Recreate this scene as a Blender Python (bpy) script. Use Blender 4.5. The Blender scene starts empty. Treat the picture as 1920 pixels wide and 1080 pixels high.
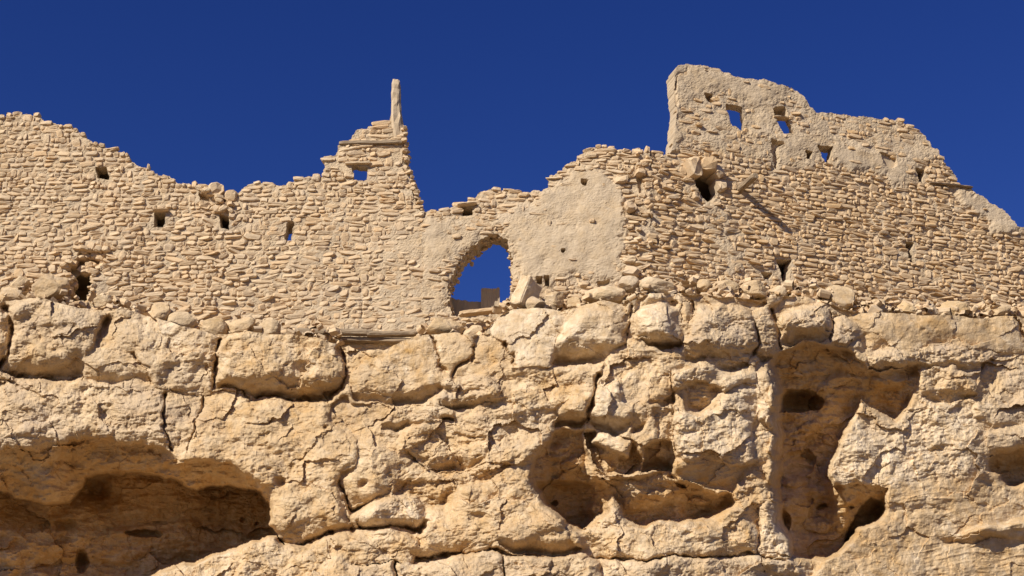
import bpy, math, random
import numpy as np
from mathutils import Matrix, Vector

# ------------------------------------------------------------------ camera, sky, sun, exposure
scene = bpy.context.scene
COL = scene.collection
PITCH = math.radians(22.0)
LENS = 50.0
F = 1920.0 * LENS / 36.0
CAM = np.array([0.0, 0.0, 1.6])
cd = bpy.data.cameras.new("camera"); cd.lens = LENS; cd.sensor_width = 36.0
cd.clip_start = 0.1; cd.clip_end = 20000.0
cam = bpy.data.objects.new("camera", cd); COL.objects.link(cam)
cam.location = CAM; cam.rotation_euler = (math.pi / 2 + PITCH, 0, 0)
scene.camera = cam

SUN_EL = math.radians(33.0)
SUN_AZ = math.radians(40.0)          # left of the line from the wall to the camera
world = bpy.data.worlds.new("World"); scene.world = world; world.use_nodes = True
wt = world.node_tree; wt.nodes.clear()
wo = wt.nodes.new("ShaderNodeOutputWorld"); wb = wt.nodes.new("ShaderNodeBackground")
sk = wt.nodes.new("ShaderNodeTexSky"); sk.sky_type = 'NISHITA'; sk.sun_disc = False
sk.sun_elevation = SUN_EL; sk.sun_rotation = math.pi + SUN_AZ
sk.altitude = 1500.0; sk.air_density = 1.0; sk.dust_density = 0.0; sk.ozone_density = 4.0
hs = wt.nodes.new("ShaderNodeHueSaturation"); hs.inputs['Saturation'].default_value = 1.26
hs.inputs['Value'].default_value = 1.31; hs.inputs['Hue'].default_value = 0.527
wb.inputs[1].default_value = 0.05
wt.links.new(sk.outputs[0], hs.inputs['Color']); wt.links.new(hs.outputs[0], wb.inputs[0])
wt.links.new(wb.outputs[0], wo.inputs[0])
sl = bpy.data.lights.new("sun", 'SUN'); sl.energy = 5.0; sl.angle = math.radians(0.5); sl.color = (1.0, 0.93, 0.82)
sun = bpy.data.objects.new("sun", sl); COL.objects.link(sun)
SDIR = Vector((-math.sin(SUN_AZ) * math.cos(SUN_EL), -math.cos(SUN_AZ) * math.cos(SUN_EL), math.sin(SUN_EL)))
sun.rotation_euler = SDIR.to_track_quat('Z', 'Y').to_euler(); sun.location = (-30, -30, 60)
vs = scene.view_settings
vs.view_transform = 'Standard'; vs.look = 'None'; vs.gamma = 1.0; vs.exposure = 0.28; vs.use_curve_mapping = False
scene.cycles.max_bounces = 8; scene.cycles.diffuse_bounces = 5

# ------------------------------------------------------------------ helpers
R = np.random.default_rng(7); random.seed(7)
FW = np.array([0, math.cos(PITCH), math.sin(PITCH)]); UP = np.array([0, -math.sin(PITCH), math.cos(PITCH)])
def rays(px, py):
    px = np.asarray(px, float); py = np.asarray(py, float)
    a = (px - 960) / F; b = (540 - py) / F
    return np.stack([a, FW[1] + b * UP[1], FW[2] + b * UP[2]], -1)
def at(px, py, Y):
    r = rays(px, py); return CAM + r * ((Y - CAM[1]) / r[..., 1])[..., None]
def project(P):
    d = P - CAM; dep = d @ FW
    return 960 + F * d[..., 0] / dep, 540 - F * (d @ UP) / dep

def perlin(x, y, seed=0):
    rng = np.random.default_rng(1000 + seed)
    perm = rng.permutation(512); perm = np.concatenate([perm, perm])
    ang = rng.random(512) * 2 * math.pi; gx = np.cos(ang); gy = np.sin(ang)
    x0 = np.floor(x).astype(int); y0 = np.floor(y).astype(int); fx = x - x0; fy = y - y0
    u = fx * fx * fx * (fx * (fx * 6 - 15) + 10); v = fy * fy * fy * (fy * (fy * 6 - 15) + 10)
    def g(ix, iy, dx, dy):
        h = perm[(perm[ix & 511] + iy) & 511]
        return gx[h] * dx + gy[h] * dy
    a = g(x0, y0, fx, fy); b = g(x0 + 1, y0, fx - 1, fy)
    c = g(x0, y0 + 1, fx, fy - 1); d = g(x0 + 1, y0 + 1, fx - 1, fy - 1)
    return (a + u * (b - a) + v * ((c + u * (d - c)) - (a + u * (b - a)))) * 1.5
def fbm(x, y, lam, octs, gain=0.5, seed=0, ridged=False):
    s = np.zeros_like(x, dtype=float); amp = 1.0
    for o in range(octs):
        n = perlin(x / lam + 17.3 * o, y / lam - 9.1 * o, seed + o)
        if ridged: n = 1 - 2 * np.abs(n)
        s += amp * n; amp *= gain; lam *= 0.5
    return s
def worley(x, y, seed=0):
    rng = np.random.default_rng(500 + seed); N = 64
    jx = rng.random((N, N)); jy = rng.random((N, N)); sz = rng.random((N, N))
    ix = np.floor(x).astype(int); iy = np.floor(y).astype(int)
    best = np.full(x.shape, 9.0); s = np.zeros(x.shape)
    for dx in (-1, 0, 1):
        for dy in (-1, 0, 1):
            cx = ix + dx; cy = iy + dy; h = (cx % N, cy % N)
            d = np.hypot(cx + jx[h] - x, cy + jy[h] - y); m = d < best
            best = np.where(m, d, best); s = np.where(m, sz[h], s)
    return best, s
def sdist(poly, x, y):
    """signed distance to a polygon, positive inside"""
    p = np.asarray(poly, float); q = np.roll(p, -1, 0)
    d2 = np.full(x.shape, 1e18); ins = np.zeros(x.shape, bool)
    for (ax, ay), (bx, by) in zip(p, q):
        ex, ey = bx - ax, by - ay; L = ex * ex + ey * ey + 1e-9
        t = np.clip(((x - ax) * ex + (y - ay) * ey) / L, 0, 1)
        d2 = np.minimum(d2, (x - ax - t * ex) ** 2 + (y - ay - t * ey) ** 2)
        c = ((ay > y) != (by > y)) & (x < ex * (y - ay) / (ey if abs(ey) > 1e-9 else 1e-9) + ax)
        ins ^= c
    return np.where(ins, 1, -1) * np.sqrt(d2)
def ldist(line, x, y):
    p = np.asarray(line, float); d2 = np.full(x.shape, 1e18)
    for (ax, ay), (bx, by) in zip(p[:-1], p[1:]):
        ex, ey = bx - ax, by - ay; L = ex * ex + ey * ey + 1e-9
        t = np.clip(((x - ax) * ex + (y - ay) * ey) / L, 0, 1)
        d2 = np.minimum(d2, (x - ax - t * ex) ** 2 + (y - ay - t * ey) ** 2)
    return np.sqrt(d2)
def sstep(a, b, x):
    t = np.clip((x - a) / (b - a), 0, 1); return t * t * (3 - 2 * t)

def new_mesh(name, V, faces, mat=None, smooth=False, color=None):
    """faces: (n,3) or (n,4) array"""
    me = bpy.data.meshes.new(name)
    V = np.ascontiguousarray(V, dtype=np.float32); Fc = np.ascontiguousarray(faces, dtype=np.int32)
    n, k = Fc.shape
    me.vertices.add(len(V)); me.vertices.foreach_set("co", V.ravel())
    me.loops.add(n * k); me.loops.foreach_set("vertex_index", Fc.ravel())
    me.polygons.add(n); me.polygons.foreach_set("loop_start", np.arange(0, n * k, k, dtype=np.int32))
    me.polygons.foreach_set("use_smooth", np.full(n, smooth, dtype=bool))
    me.update(calc_edges=True)
    if color is not None:
        ca = me.color_attributes.new("tone", 'FLOAT_COLOR', 'POINT')
        c = np.ones((len(V), 4), np.float32); c[:, :3] = color; ca.data.foreach_set("color", c.ravel())
    if mat: me.materials.append(mat)
    return me
def link(name, me, parent=None, loc=None):
    o = bpy.data.objects.new(name, me); COL.objects.link(o)
    if parent is not None: o.parent = parent
    if loc is not None: o.location = loc
    return o
def tag(o, label=None, cat=None, group=None, kind=None):
    if label: o["label"] = label
    if cat: o["category"] = cat
    if group: o["group"] = group
    if kind: o["kind"] = kind
    return o

# ------------------------------------------------------------------ materials
def rock_material(name, base, pale, ochre, grey, source, bump=0.02, scale=1.0, var=0.3):
    """source: 'attr' reads the tone attribute (r grey, g pale, b ochre); 'object' varies per object"""
    m = bpy.data.materials.new(name); m.use_nodes = True
    t = m.node_tree; n = t.nodes; L = t.links
    b = n["Principled BSDF"]; b.inputs['Roughness'].default_value = 0.93
    b.inputs['Specular IOR Level'].default_value = 0.12
    tc = n.new("ShaderNodeNewGeometry")
    def noise(sc, det=6, rough=0.6, dist=0.0):
        x = n.new("ShaderNodeTexNoise"); x.inputs['Scale'].default_value = sc * scale; x.inputs['Detail'].default_value = det
        x.inputs['Roughness'].default_value = rough; x.inputs['Distortion'].default_value = dist
        L.new(tc.outputs['Position'], x.inputs['Vector']); return x.outputs[0]
    def math_(op, a, bb):
        x = n.new("ShaderNodeMath"); x.operation = op
        for i, v in enumerate((a, bb)):
            if isinstance(v, (int, float)): x.inputs[i].default_value = v
            else: L.new(v, x.inputs[i])
        return x.outputs[0]
    def ramp(v, lo, hi):
        x = n.new("ShaderNodeMapRange"); x.inputs[1].default_value = lo; x.inputs[2].default_value = hi
        L.new(v, x.inputs[0]); return x.outputs[0]
    def mix(f, a, bb, mode='MIX'):
        x = n.new("ShaderNodeMix"); x.data_type = 'RGBA'; x.blend_type = mode
        if isinstance(f, (int, float)): x.inputs[0].default_value = f
        else: L.new(f, x.inputs[0])
        for i, v in ((6, a), (7, bb)):
            if isinstance(v, tuple): x.inputs[i].default_value = (*v, 1)
            else: L.new(v, x.inputs[i])
        return x.outputs[2]
    if source == 'attr':
        at_ = n.new("ShaderNodeAttribute"); at_.attribute_name = "tone"
        sp = n.new("ShaderNodeSeparateColor"); L.new(at_.outputs['Color'], sp.inputs[0])
        tg, tp, to = sp.outputs[0], sp.outputs[1], sp.outputs[2]
    else:
        oi = n.new("ShaderNodeObjectInfo"); wn = n.new("ShaderNodeTexWhiteNoise"); wn.noise_dimensions = '1D'
        L.new(oi.outputs['Random'], wn.inputs['W'])
        sp = n.new("ShaderNodeSeparateColor"); L.new(wn.outputs['Color'], sp.inputs[0])
        tg, tp, to = sp.outputs[0], sp.outputs[1], sp.outputs[2]
    big = noise(0.9, 5, 0.55, 0.4); mid = noise(5.0, 6, 0.65, 0.3); fine = noise(38.0, 5, 0.7)
    c = mix(math_('MULTIPLY', tp, ramp(mid, 0.32, 0.62)), base, pale)
    c = mix(math_('MULTIPLY', tg, ramp(noise(1.7, 6, 0.6, .5), 0.35, 0.65)), c, grey)
    c = mix(math_('MULTIPLY', to, ramp(noise(2.6, 6, 0.65, .6), 0.36, 0.66)), c, ochre)
    v = math_('ADD', math_('MULTIPLY', math_('SUBTRACT', mid, 0.5), var), math_('MULTIPLY', math_('SUBTRACT', fine, 0.5), var * 1.3))
    v = math_('ADD', v, math_('MULTIPLY', math_('SUBTRACT', big, 0.5), var * 0.6)); v = math_('ADD', v, 1.0)
    cc = n.new("ShaderNodeCombineColor")
    for i in range(3): L.new(v, cc.inputs[i])
    c = mix(1.0, c, cc.outputs[0], 'MULTIPLY')
    L.new(c, b.inputs['Base Color'])
    bm = n.new("ShaderNodeBump"); bm.inputs['Strength'].default_value = 0.9; bm.inputs['Distance'].default_value = bump
    L.new(math_('ADD', noise(16.0, 8, 0.68, .2), math_('MULTIPLY', fine, 0.5)), bm.inputs['Height'])
    L.new(bm.outputs[0], b.inputs['Normal'])
    return m
M_CLIFF = rock_material("cliff_limestone", (.56, .405, .23), (.70, .57, .40), (.49, .29, .105), (.47, .365, .255), 'attr', 0.03, 1.0, .44)
M_STONE = rock_material("wall_stone", (.58, .43, .265), (.65, .515, .345), (.56, .375, .20), (.485, .38, .265), 'object', 0.012, 1.0, .3)
M_STONEA = rock_material("wall_stone_small", (.58, .43, .265), (.65, .515, .345), (.56, .375, .20), (.485, .38, .265), 'attr', 0.012, 1.0, .3)
M_STONER = rock_material("wall_stone_brown", (.56, .40, .235), (.64, .50, .33), (.55, .36, .175), (.48, .37, .25), 'object', 0.012, 1.0, .3)
M_STONERA = rock_material("wall_stone_brown_small", (.56, .40, .235), (.64, .50, .33), (.55, .36, .175), (.48, .37, .25), 'attr', 0.012, 1.0, .3)
M_MUD = rock_material("mud_mortar", (.485, .375, .245), (.56, .445, .305), (.475, .34, .19), (.435, .35, .25), 'attr', 0.007, 1.3, .25)
M_BOULDER = rock_material("boulder_rock", (.55, .405, .24), (.66, .53, .36), (.52, .345, .16), (.49, .385, .27), 'object', 0.03)
M_SAND = rock_material("desert_ground", (.21, .15, .09), (.235, .18, .12), (.205, .135, .07), (.20, .15, .105), 'object', 0.05, .3)
def wood_material(name, a, bcol):
    m = bpy.data.materials.new(name); m.use_nodes = True; t = m.node_tree; n = t.nodes; L = t.links
    b = n["Principled BSDF"]; b.inputs['Roughness'].default_value = .85
    tc = n.new("ShaderNodeTexCoord"); mp = n.new("ShaderNodeMapping"); mp.inputs['Scale'].default_value = (1.5, 22, 22)
    ns = n.new("ShaderNodeTexNoise"); ns.inputs['Scale'].default_value = 2; ns.inputs['Detail'].default_value = 6
    L.new(tc.outputs['Object'], mp.inputs[0]); L.new(mp.outputs[0], ns.inputs['Vector'])
    cr = n.new("ShaderNodeValToRGB"); cr.color_ramp.elements[0].position = .35; cr.color_ramp.elements[1].position = .68
    cr.color_ramp.elements[0].color = (*a, 1); cr.color_ramp.elements[1].color = (*bcol, 1)
    L.new(ns.outputs[0], cr.inputs[0]); L.new(cr.outputs[0], b.inputs['Base Color'])
    bp = n.new("ShaderNodeBump"); bp.inputs['Distance'].default_value = .02; L.new(ns.outputs[0], bp.inputs['Height']); L.new(bp.outputs[0], b.inputs['Normal'])
    return m
M_WOOD = wood_material("weathered_timber", (.16, .11, .065), (.40, .30, .19))

# ------------------------------------------------------------------ wall planes
YA = 32.0
YAW = math.radians(18.0)
PIV = at(1215, 560, YA)
class Plane:
    def __init__(s, o, yaw):
        s.o = np.array([o[0], o[1], 0.0]); s.e = np.array([math.cos(yaw), math.sin(yaw), 0.0])
        s.n = np.array([math.sin(yaw), -math.cos(yaw), 0.0]); s.yaw = yaw     # n faces the camera
    def pt(s, u, z, out=0.0):
        u = np.asarray(u, float)[..., None]; z = np.asarray(z, float)[..., None]; out = np.asarray(out, float)[..., None]
        return s.o + s.e * u + s.n * out + np.array([0, 0, 1.0]) * z
    def uz(s, px, py):
        r = rays(px, py); t = ((s.o - CAM) @ s.n) / (r @ s.n)
        P = CAM + r * t[..., None]; return (P - s.o) @ s.e, P[..., 2]
PA = Plane((0, YA, 0), 0.0)
PB = Plane((PIV[0], YA, 0), YAW)
def wall_y(px):
    px = np.asarray(px, float); r = rays(px, np.full(px.shape, 560.0))
    tb = ((PB.o - CAM) @ PB.n) / (r @ PB.n); yb = CAM[1] + r[..., 1] * tb
    return np.where(px < 1215, YA, yb)

# ------------------------------------------------------------------ cliff (sculpted relief)
RIM = [(-260,580),(-60,566),(0,566),(35,562),(75,558),(110,568),(150,577),(200,583),(225,578),(260,586),(310,602),(360,615),(400,627),(430,625),(470,622),(520,627),(560,629),(600,634),(632,646),(646,652),(655,648),(675,658),(720,656),(753,640),(787,629),(820,626),(855,622),(880,630),(905,628),(920,612),(935,595),(962,580),(1007,577),(1060,583),(1090,573),(1133,563),(1173,572),(1190,562),(1215,552),(1250,549),(1290,551),(1330,553),(1390,560),(1425,562),(1470,556),(1510,556),(1545,564),(1590,581),(1615,586),(1665,586),(1715,591),(1765,591),(1815,594),(1852,598),(1885,591),(1920,596),(1990,592),(2200,600)]
def lip(line, px):
    l = np.array(line, float); return np.interp(px, l[:, 0], l[:, 1])
NX, NY = 1480, 385
gx = np.linspace(-220, 2140, NX)
rim = lip(RIM, gx) + 2.2 * fbm(gx, gx * 0 + 3.3, 40, 4, .6, 90)
sv = np.linspace(0, 1, NY)
PX = np.repeat(gx[None, :], NY, 0)
PY = rim[None, :] + (1172 - rim[None, :]) * sv[:, None]
wx = PX + 6 * fbm(PX, PY, 60, 4, .6, 1); wy = PY + 6 * fbm(PX, PY, 60, 4, .6, 11)

D = -0.20 + 0.10 * fbm(PX, PY, 170, 3, .5, 20); CAVE = np.zeros(PX.shape)
ROUGH = np.full(PX.shape, 1.0); TONE = np.zeros(PX.shape + (3,)); TONE[..., 1] = .45; TONE[..., 2] = .35; TONE[..., 0] = .25
LABEL = np.zeros(PX.shape, int)

def cave(poly, fn, rough=.7, tone=(.3, .1, .8), soft=5):
    """recess: depth fn(x,y,sd) replaces the surface inside poly"""
    global D, ROUGH, TONE, CAVE
    sd = sdist(poly, wx, wy); w = np.clip(sd / soft, 0, 1); w = w * w * (3 - 2 * w); CAVE = np.maximum(CAVE, w)
    D = D * (1 - w) + fn(wx, wy, sd) * w
    ROUGH = ROUGH * (1 - w) + rough * w; TONE = TONE * (1 - w[..., None]) + np.array(tone) * w[..., None]
_nb = [0]
EDGE = np.clip(.26 + .75 * fbm(PX, PY, 130, 2, .5, 21), .0, .9); RADV = np.clip(1.15 + .9 * fbm(PX, PY, 110, 2, .5, 24), .5, 2.2)
def block(poly, depth=0., bulge=.3, rad=30, tx=0., ty=0., under=0., uf=.6, rough=1., tone=(.25, .45, .35), part=True, ek=1.0):
    """rounded rock mass; tx, ty: recession per 100 px right / down; under: undercut of its lower part"""
    p = np.array(poly, float); cx, cy = p.mean(0); y0, y1 = p[:, 1].min(), p[:, 1].max()
    bx = (PX > p[:, 0].min() - 25) & (PX < p[:, 0].max() + 25) & (PY > y0 - 25) & (PY < y1 + 25)
    x = wx[bx]; y = wy[bx]; sd = sdist(poly, x, y); m = sd > 0
    e = EDGE[bx] * ek; rr = rad * RADV[bx]
    q = 1 - np.clip(sd / rr, 0, 1); rnd_ = np.sqrt(np.clip(1 - q * q, 0, 1)); cham = np.clip(sd / (rr * .55), 0, 1)
    prof = bulge * (1 - e * (1 - (.5 * rnd_ + .5 * cham)))
    d = depth + tx * (x - cx) / 100 + ty * (y - cy) / 100 - prof
    yb = y0 + uf * (y1 - y0); d = d + 2.1 * under * np.clip((y - yb) / (y1 - yb), 0, 1.3) ** 1.4
    t = D[bx]; t[m] = d[m]; D[bx] = t
    t = ROUGH[bx]; t[m] = rough; ROUGH[bx] = t
    t = TONE[bx]; t[m] = tone; TONE[bx] = t; t = CAVE[bx]; t[m] = 0; CAVE[bx] = t
    _nb[0] += 1
    t = LABEL[bx]; t[m] = _nb[0] if part else 0; LABEL[bx] = t
def crack(line, w=2.5, d=.14):
    global D
    l = ldist(line, wx, wy); D = D + .75 * d * EDGE * np.exp(-(l / w) ** 2)
def pit(x, y, rx, ry, d):
    global D
    q = ((wx - x) / rx) ** 2 + ((wy - y) / ry) ** 2; D = D + d * np.clip(1 - q, 0, 1) ** .6
def lump(x, y, rx, ry, d):
    global D
    q = ((wx - x) / rx) ** 2 + ((wy - y) / ry) ** 2; D = D - d * np.sqrt(np.clip(1 - q, 0, 1))

GREY = (.85, .35, .12); GOLD = (.1, .45, .55); PALE = (.1, .95, .15); PINK = (.6, .5, .2); OCH = (.15, .1, .95)
# --- caves first, then the masses that stand in front of them
LIP1 = [(-260,850),(0,842),(40,837),(73,845),(110,838),(133,818),(167,817),(233,828),(300,836),(330,862),(400,866),(440,872),(475,893),(500,922),(510,960),(520,1000)]
LIP2 = [(-260,920),(0,913),(27,927),(83,937),(133,933),(153,917),(163,893),(187,882),(233,880),(300,883),(340,907),(367,912),(430,907),(477,917),(512,945)]
def left_cave(x, y, sd):
    a = y - lip(LIP1, x); b = y - lip(LIP2, x)
    d = .2 + .017 * np.clip(a, 0, 110)
    back = 4.0 + .0022 * np.clip(y - 930, 0, 200) - .25 * sstep(985, 1005, y) + .3 * sstep(1030, 1060, y)
    back = back + .9 * np.exp(-((x - 178) / 26) ** 2 - ((y - 918) / 26) ** 2) + .35 * sstep(330, 420, x)
    back = back - .5 * sstep(160, 60, x) * sstep(935, 990, y)
    return np.where(b > 0, np.maximum(d + .25 + .02 * np.clip(b, 0, 14), d + (back - d) * sstep(0, 9, b)), d)
cave([(-260,846),(0,840),(40,835),(73,842),(110,836),(133,816),(167,815),(233,826),(300,834),(325,850),(332,862),(400,864),(440,870),(478,893),(503,922),(512,960),(508,985),(540,1022),(520,1090),(300,1180),(-260,1180)], left_cave, 1.2, (.2, .1, .85), 3)
pit(90, 1000, 60, 22, .25); pit(268, 1000, 36, 8, .7); pit(155, 1052, 15, 26, .8); pit(125, 985, 22, 12, .3); pit(455, 972, 6, 5, .2); pit(483, 985, 6, 5, .2)
crack([(95, 992), (160, 978), (230, 985), (300, 978), (350, 992)], 3, .15); crack([(120, 1000), (170, 1010), (200, 1000)], 3, .12)

MID_TOP = [(990,900),(1000,868),(1035,805),(1095,805),(1110,860),(1145,888),(1200,890),(1260,880),(1297,902),(1340,920),(1376,925)]
def mid_cave(x, y, sd):
    a = np.clip(y - lip(MID_TOP, x), 0, 200)
    d = .2 + .0105 * np.clip(a, 0, 90) + .006 * np.clip(a - 90, 0, 90)
    d = d + .5 * sstep(900, 915, y) * sstep(1200, 1120, x) + .35 * sstep(1265, 1300, x) * sstep(0, 14, a)
    return d
cave([(1030,806),(1095,803),(1092,815),(1107,850),(1117,868),(1147,886),(1200,890),(1260,878),(1275,896),(1300,904),(1340,919),(1376,924),(1382,942),(1365,958),(1335,973),(1300,981),(1240,985),(1205,992),(1170,1000),(1100,1000),(1060,985),(1030,950),(1000,920),(990,890),(1000,866)], mid_cave, 1.5, (.3, .1, .75), 10)
pit(1045, 942, 8, 5, .3); crack([(1050,905),(1110,905),(1165,910),(1230,912)], 3, .12); pit(1280, 905, 18, 5, .4)

RC_TOP = [(1440,690),(1462,650),(1485,648),(1510,641),(1545,646),(1580,652),(1605,663),(1630,690),(1660,692),(1720,686)]
def right_cave(x, y, sd):
    a = np.clip(y - lip(RC_TOP, x), 0, 400)
    d = .15 + .0135 * np.clip(a, 0, 95) + .005 * np.clip(a - 95, 0, 120)
    d = d + .3 * sstep(1010, 1035, y) - .35 * sstep(905, 925, y) * sstep(1440, 1620, x) * sstep(1020, 940, y)
    d = d - .5 * sstep(1650, 1690, x) * sstep(690, 720, y)
    d = np.minimum(d, 2.0); wv = sstep(1540, 1585, x) * sstep(895, 905, y)
    d = d * (1 - wv) + np.minimum(d, -.12 + .021 * np.clip(y - 903 + .12 * (x - 1610), 0, 120)) * wv
    wl = sstep(1530, 1470, x) * sstep(880, 960, y)
    return d - .45 * wl + .25 * np.sin(y / 23 + x / 70) * sstep(800, 830, y) * sstep(1600, 1540, x) * .5
cave([(1438,690),(1460,652),(1485,646),(1510,639),(1545,644),(1580,650),(1605,660),(1630,688),(1660,690),(1722,684),(1724,705),(1722,722),(1714,747),(1706,768),(1680,790),(1680,900),(1665,920),(1660,960),(1640,985),(1610,995),(1592,1018),(1578,1040),(1555,1052),(1520,1054),(1484,1047),(1474,1018),(1454,980),(1447,945),(1437,912),(1448,880),(1434,842),(1449,806),(1440,775),(1453,738),(1443,708)], right_cave, 1.3, (.35, .1, .8), 8 + 34 * sstep(1500, 1440, wx) * sstep(660, 720, wy))
q = ((wx - 1500) / 48) ** 2 + ((wy - 758) / 30) ** 2; D += np.where(wy < 774, 1.2 * np.clip(1 - q, 0, 1) ** .5, 0)
q = ((wx - 1499) / 30) ** 2 + ((wy - 868) / 26) ** 2; D += np.where(wy > 845, .35 * np.clip(1 - q, 0, 1) ** .5, 0)
pit(1472, 975, 13, 22, .7); pit(1540, 952, 11, 6, .3); pit(1518, 937, 6, 4, .2); pit(1595, 948, 7, 8, .2)
D += .6 * sstep(-1, 4, sdist([(1632,930),(1650,943),(1657,958),(1642,983),(1607,993),(1588,1016),(1583,1010),(1605,968),(1615,943)], wx, wy))
cave([(1840,868),(1868,850),(1920,838),(2010,848),(2100,870),(2100,905),(1920,906),(1885,912),(1873,892),(1855,887)], lambda x, y, sd: .35 + .022 * np.clip(y - lip([(1840,868),(1868,850),(1920,838),(2100,850)], x), 0, 40), .7, (.3, .1, .7), 3)

# left
block([(-260,575),(0,580),(6,578),(8,627),(15,650),(0,690),(-60,712),(-260,700)], .12, .42, 30, under=.3, rough=.9, tone=PINK)
block([(10,581),(33,567),(73,555),(110,566),(160,576),(205,586),(200,607),(187,627),(177,653),(160,660),(153,707),(133,711),(77,716),(33,709),(-4,694),(20,663),(24,633),(25,607),(20,585)], .02, .5, 42, tx=.12, under=.45, uf=.6, rough=1.15, tone=GREY)
block([(207,585),(217,575),(247,578),(283,594),(320,602),(360,612),(393,622),(413,637),(408,663),(405,680),(397,727),(393,732),(353,731),(290,728),(280,713),(260,683),(247,660),(213,655),(213,627),(208,607)], .1, .42, 26, ty=-.02, tx=.0, rough=1.0, tone=PINK)
block([(160,658),(207,657),(247,662),(267,690),(283,717),(233,718),(213,723),(153,714)], .08, .28, 18, ty=.1, under=.2, rough=.8, tone=PINK)
block([(233,714),(260,712),(283,720),(287,729),(267,731),(233,726)], 0.05, .2, 10, rough=.6, tone=GREY, part=False)
block([(413,637),(430,627),(467,620),(513,624),(560,624),(600,629),(634,645),(638,662),(650,690),(645,716),(622,745),(600,754),(567,751),(500,742),(475,748),(460,731),(400,728),(407,680)], .02, .5, 34, tx=.03, under=.5, uf=.62, rough=1.0, tone=GOLD)
block([(-260,735),(0,720),(20,716),(60,735),(97,755),(130,721),(167,722),(227,728),(290,733),(310,763),(305,783),(317,840),(300,838),(233,830),(167,819),(133,819),(110,839),(73,847),(40,839),(0,844),(-260,852)], .1, .38, 30, ty=-.12, under=.15, uf=.7, rough=1.2, tone=PINK)
block([(-260,720),(0,712),(30,715),(70,735),(100,756),(85,790),(40,800),(0,830),(-260,840)], .05, .3, 60, ty=-.1, rough=1.2, tone=GREY, part=False)
block([(300,738),(340,735),(380,740),(377,753),(367,800),(350,843),(330,846),(317,838),(305,787),(310,767)], .12, .3, 14, rough=1.0, tone=PINK)
block([(383,742),(400,732),(467,736),(500,748),(560,756),(617,764),(622,790),(640,800),(673,828),(670,870),(640,890),(634,910),(650,962),(668,985),(660,992),(620,1001),(570,1017),(535,1021),(510,988),(508,950),(500,920),(470,891),(440,871),(400,866),(360,861),(325,866),(335,850),(352,843),(368,800),(378,750)], .12, .5, 30, ty=-.1, under=.25, uf=.8, rough=1.0, tone=GOLD)
# centre upper
block([(653,680),(673,662),(720,658),(753,639),(787,628),(808,633),(810,660),(833,693),(847,707),(828,723),(820,740),(790,755),(733,757),(667,753),(653,720)], .1, .42, 30, ty=-.1, under=.2, uf=.75, rough=.75, tone=GOLD)
block([(810,635),(820,624),(850,620),(873,632),(888,650),(890,670),(877,677),(853,693),(847,707),(833,693),(812,657)], .06, .3, 18, rough=.6, tone=GOLD)
block([(883,632),(917,626),(947,650),(962,663),(962,682),(933,683),(913,693),(905,680),(892,670)], .1, .28, 18, rough=.6, tone=GOLD)
block([(848,703),(860,683),(883,673),(905,680),(907,693),(893,703)], .08, .25, 14, rough=.4, tone=PINK)
block([(828,720),(847,710),(917,703),(937,717),(943,740),(937,757),(883,764),(853,768),(820,760),(823,740)], -.05, .35, 18, under=.3, rough=1.7, tone=GREY)
block([(823,767),(853,767),(855,787),(827,788)], 0, .28, 12, under=.25, rough=1.0, tone=GREY, part=False)
block([(937,733),(965,738),(985,742),(975,748),(940,752)], -.02, .25, 8, rough=1.0, tone=GREY, part=False)
block([(915,612),(932,594),(960,578),(1007,574),(1060,584),(1063,603),(1043,633),(1037,673),(1040,685),(993,690),(955,692),(962,672),(945,645),(920,630)], .1, .42, 34, ty=-.12, rough=.55, tone=PALE)
block([(1063,603),(1090,573),(1133,560),(1173,572),(1178,607),(1171,647),(1150,675),(1093,684),(1037,684),(1043,637)], .05, .48, 34, ty=-.05, under=.5, uf=.6, rough=.65, tone=PALE)
block([(1120,700),(1140,665),(1160,650),(1175,640),(1190,660),(1195,690),(1170,705),(1160,715),(1130,722)], .12, .25, 16, rough=1.6, tone=GOLD, part=False)
block([(908,697),(960,690),(1037,687),(1087,687),(1120,700),(1117,727),(1107,737),(1070,743),(1037,773),(993,762),(945,743),(938,715)], .05, .35, 26, ty=-.1, rough=1.1, tone=GOLD)
block([(1070,741),(1107,734),(1107,760),(1100,787),(1087,803),(1037,803),(1047,780)], -.1, .38, 20, under=.4, uf=.45, rough=.9, tone=GOLD)
block([(870,780),(893,767),(930,770),(950,760),(993,762),(1037,772),(1047,787),(1027,822),(1003,850),(990,868),(960,870),(917,845),(905,820),(877,807)], .05, .4, 32, ty=-.12, tx=.06, rough=1.3, tone=PINK)
block([(757,807),(800,800),(820,813),(850,807),(907,820),(917,847),(910,862),(860,882),(813,885),(773,862),(743,850),(733,837)], .14, .38, 26, under=.25, rough=1.6, tone=GOLD)
block([(717,793),(740,767),(780,757),(820,763),(823,787),(780,800),(747,808),(717,803)], .06, .34, 18, under=.25, rough=1.3, tone=PINK)
block([(620,762),(647,740),(660,757),(717,757),(738,767),(716,793),(713,823),(673,825),(643,807),(617,782)], .15, .3, 22, ty=-.1, rough=.8, tone=GOLD)
block([(637,907),(660,885),(674,829),(713,831),(747,854),(800,892),(790,903),(740,907),(730,933),(687,941),(667,960),(657,960),(647,935)], .12, .38, 22, under=.2, rough=.9, tone=GOLD)
block([(670,975),(687,944),(713,940),(740,937),(783,933),(797,947),(800,973),(783,998),(760,996),(733,988),(673,991)], -.05, .42, 22, under=.35, uf=.55, rough=1.1, tone=PALE)
block([(742,908),(790,903),(850,900),(860,925),(833,950),(800,950),(780,932),(735,933)], .2, .3, 18, rough=1.7, tone=OCH, part=False)
block([(815,886),(862,883),(912,864),(965,870),(975,885),(915,907),(865,910),(850,900)], .15, .28, 16, rough=2.0, tone=GOLD, part=False)
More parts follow.
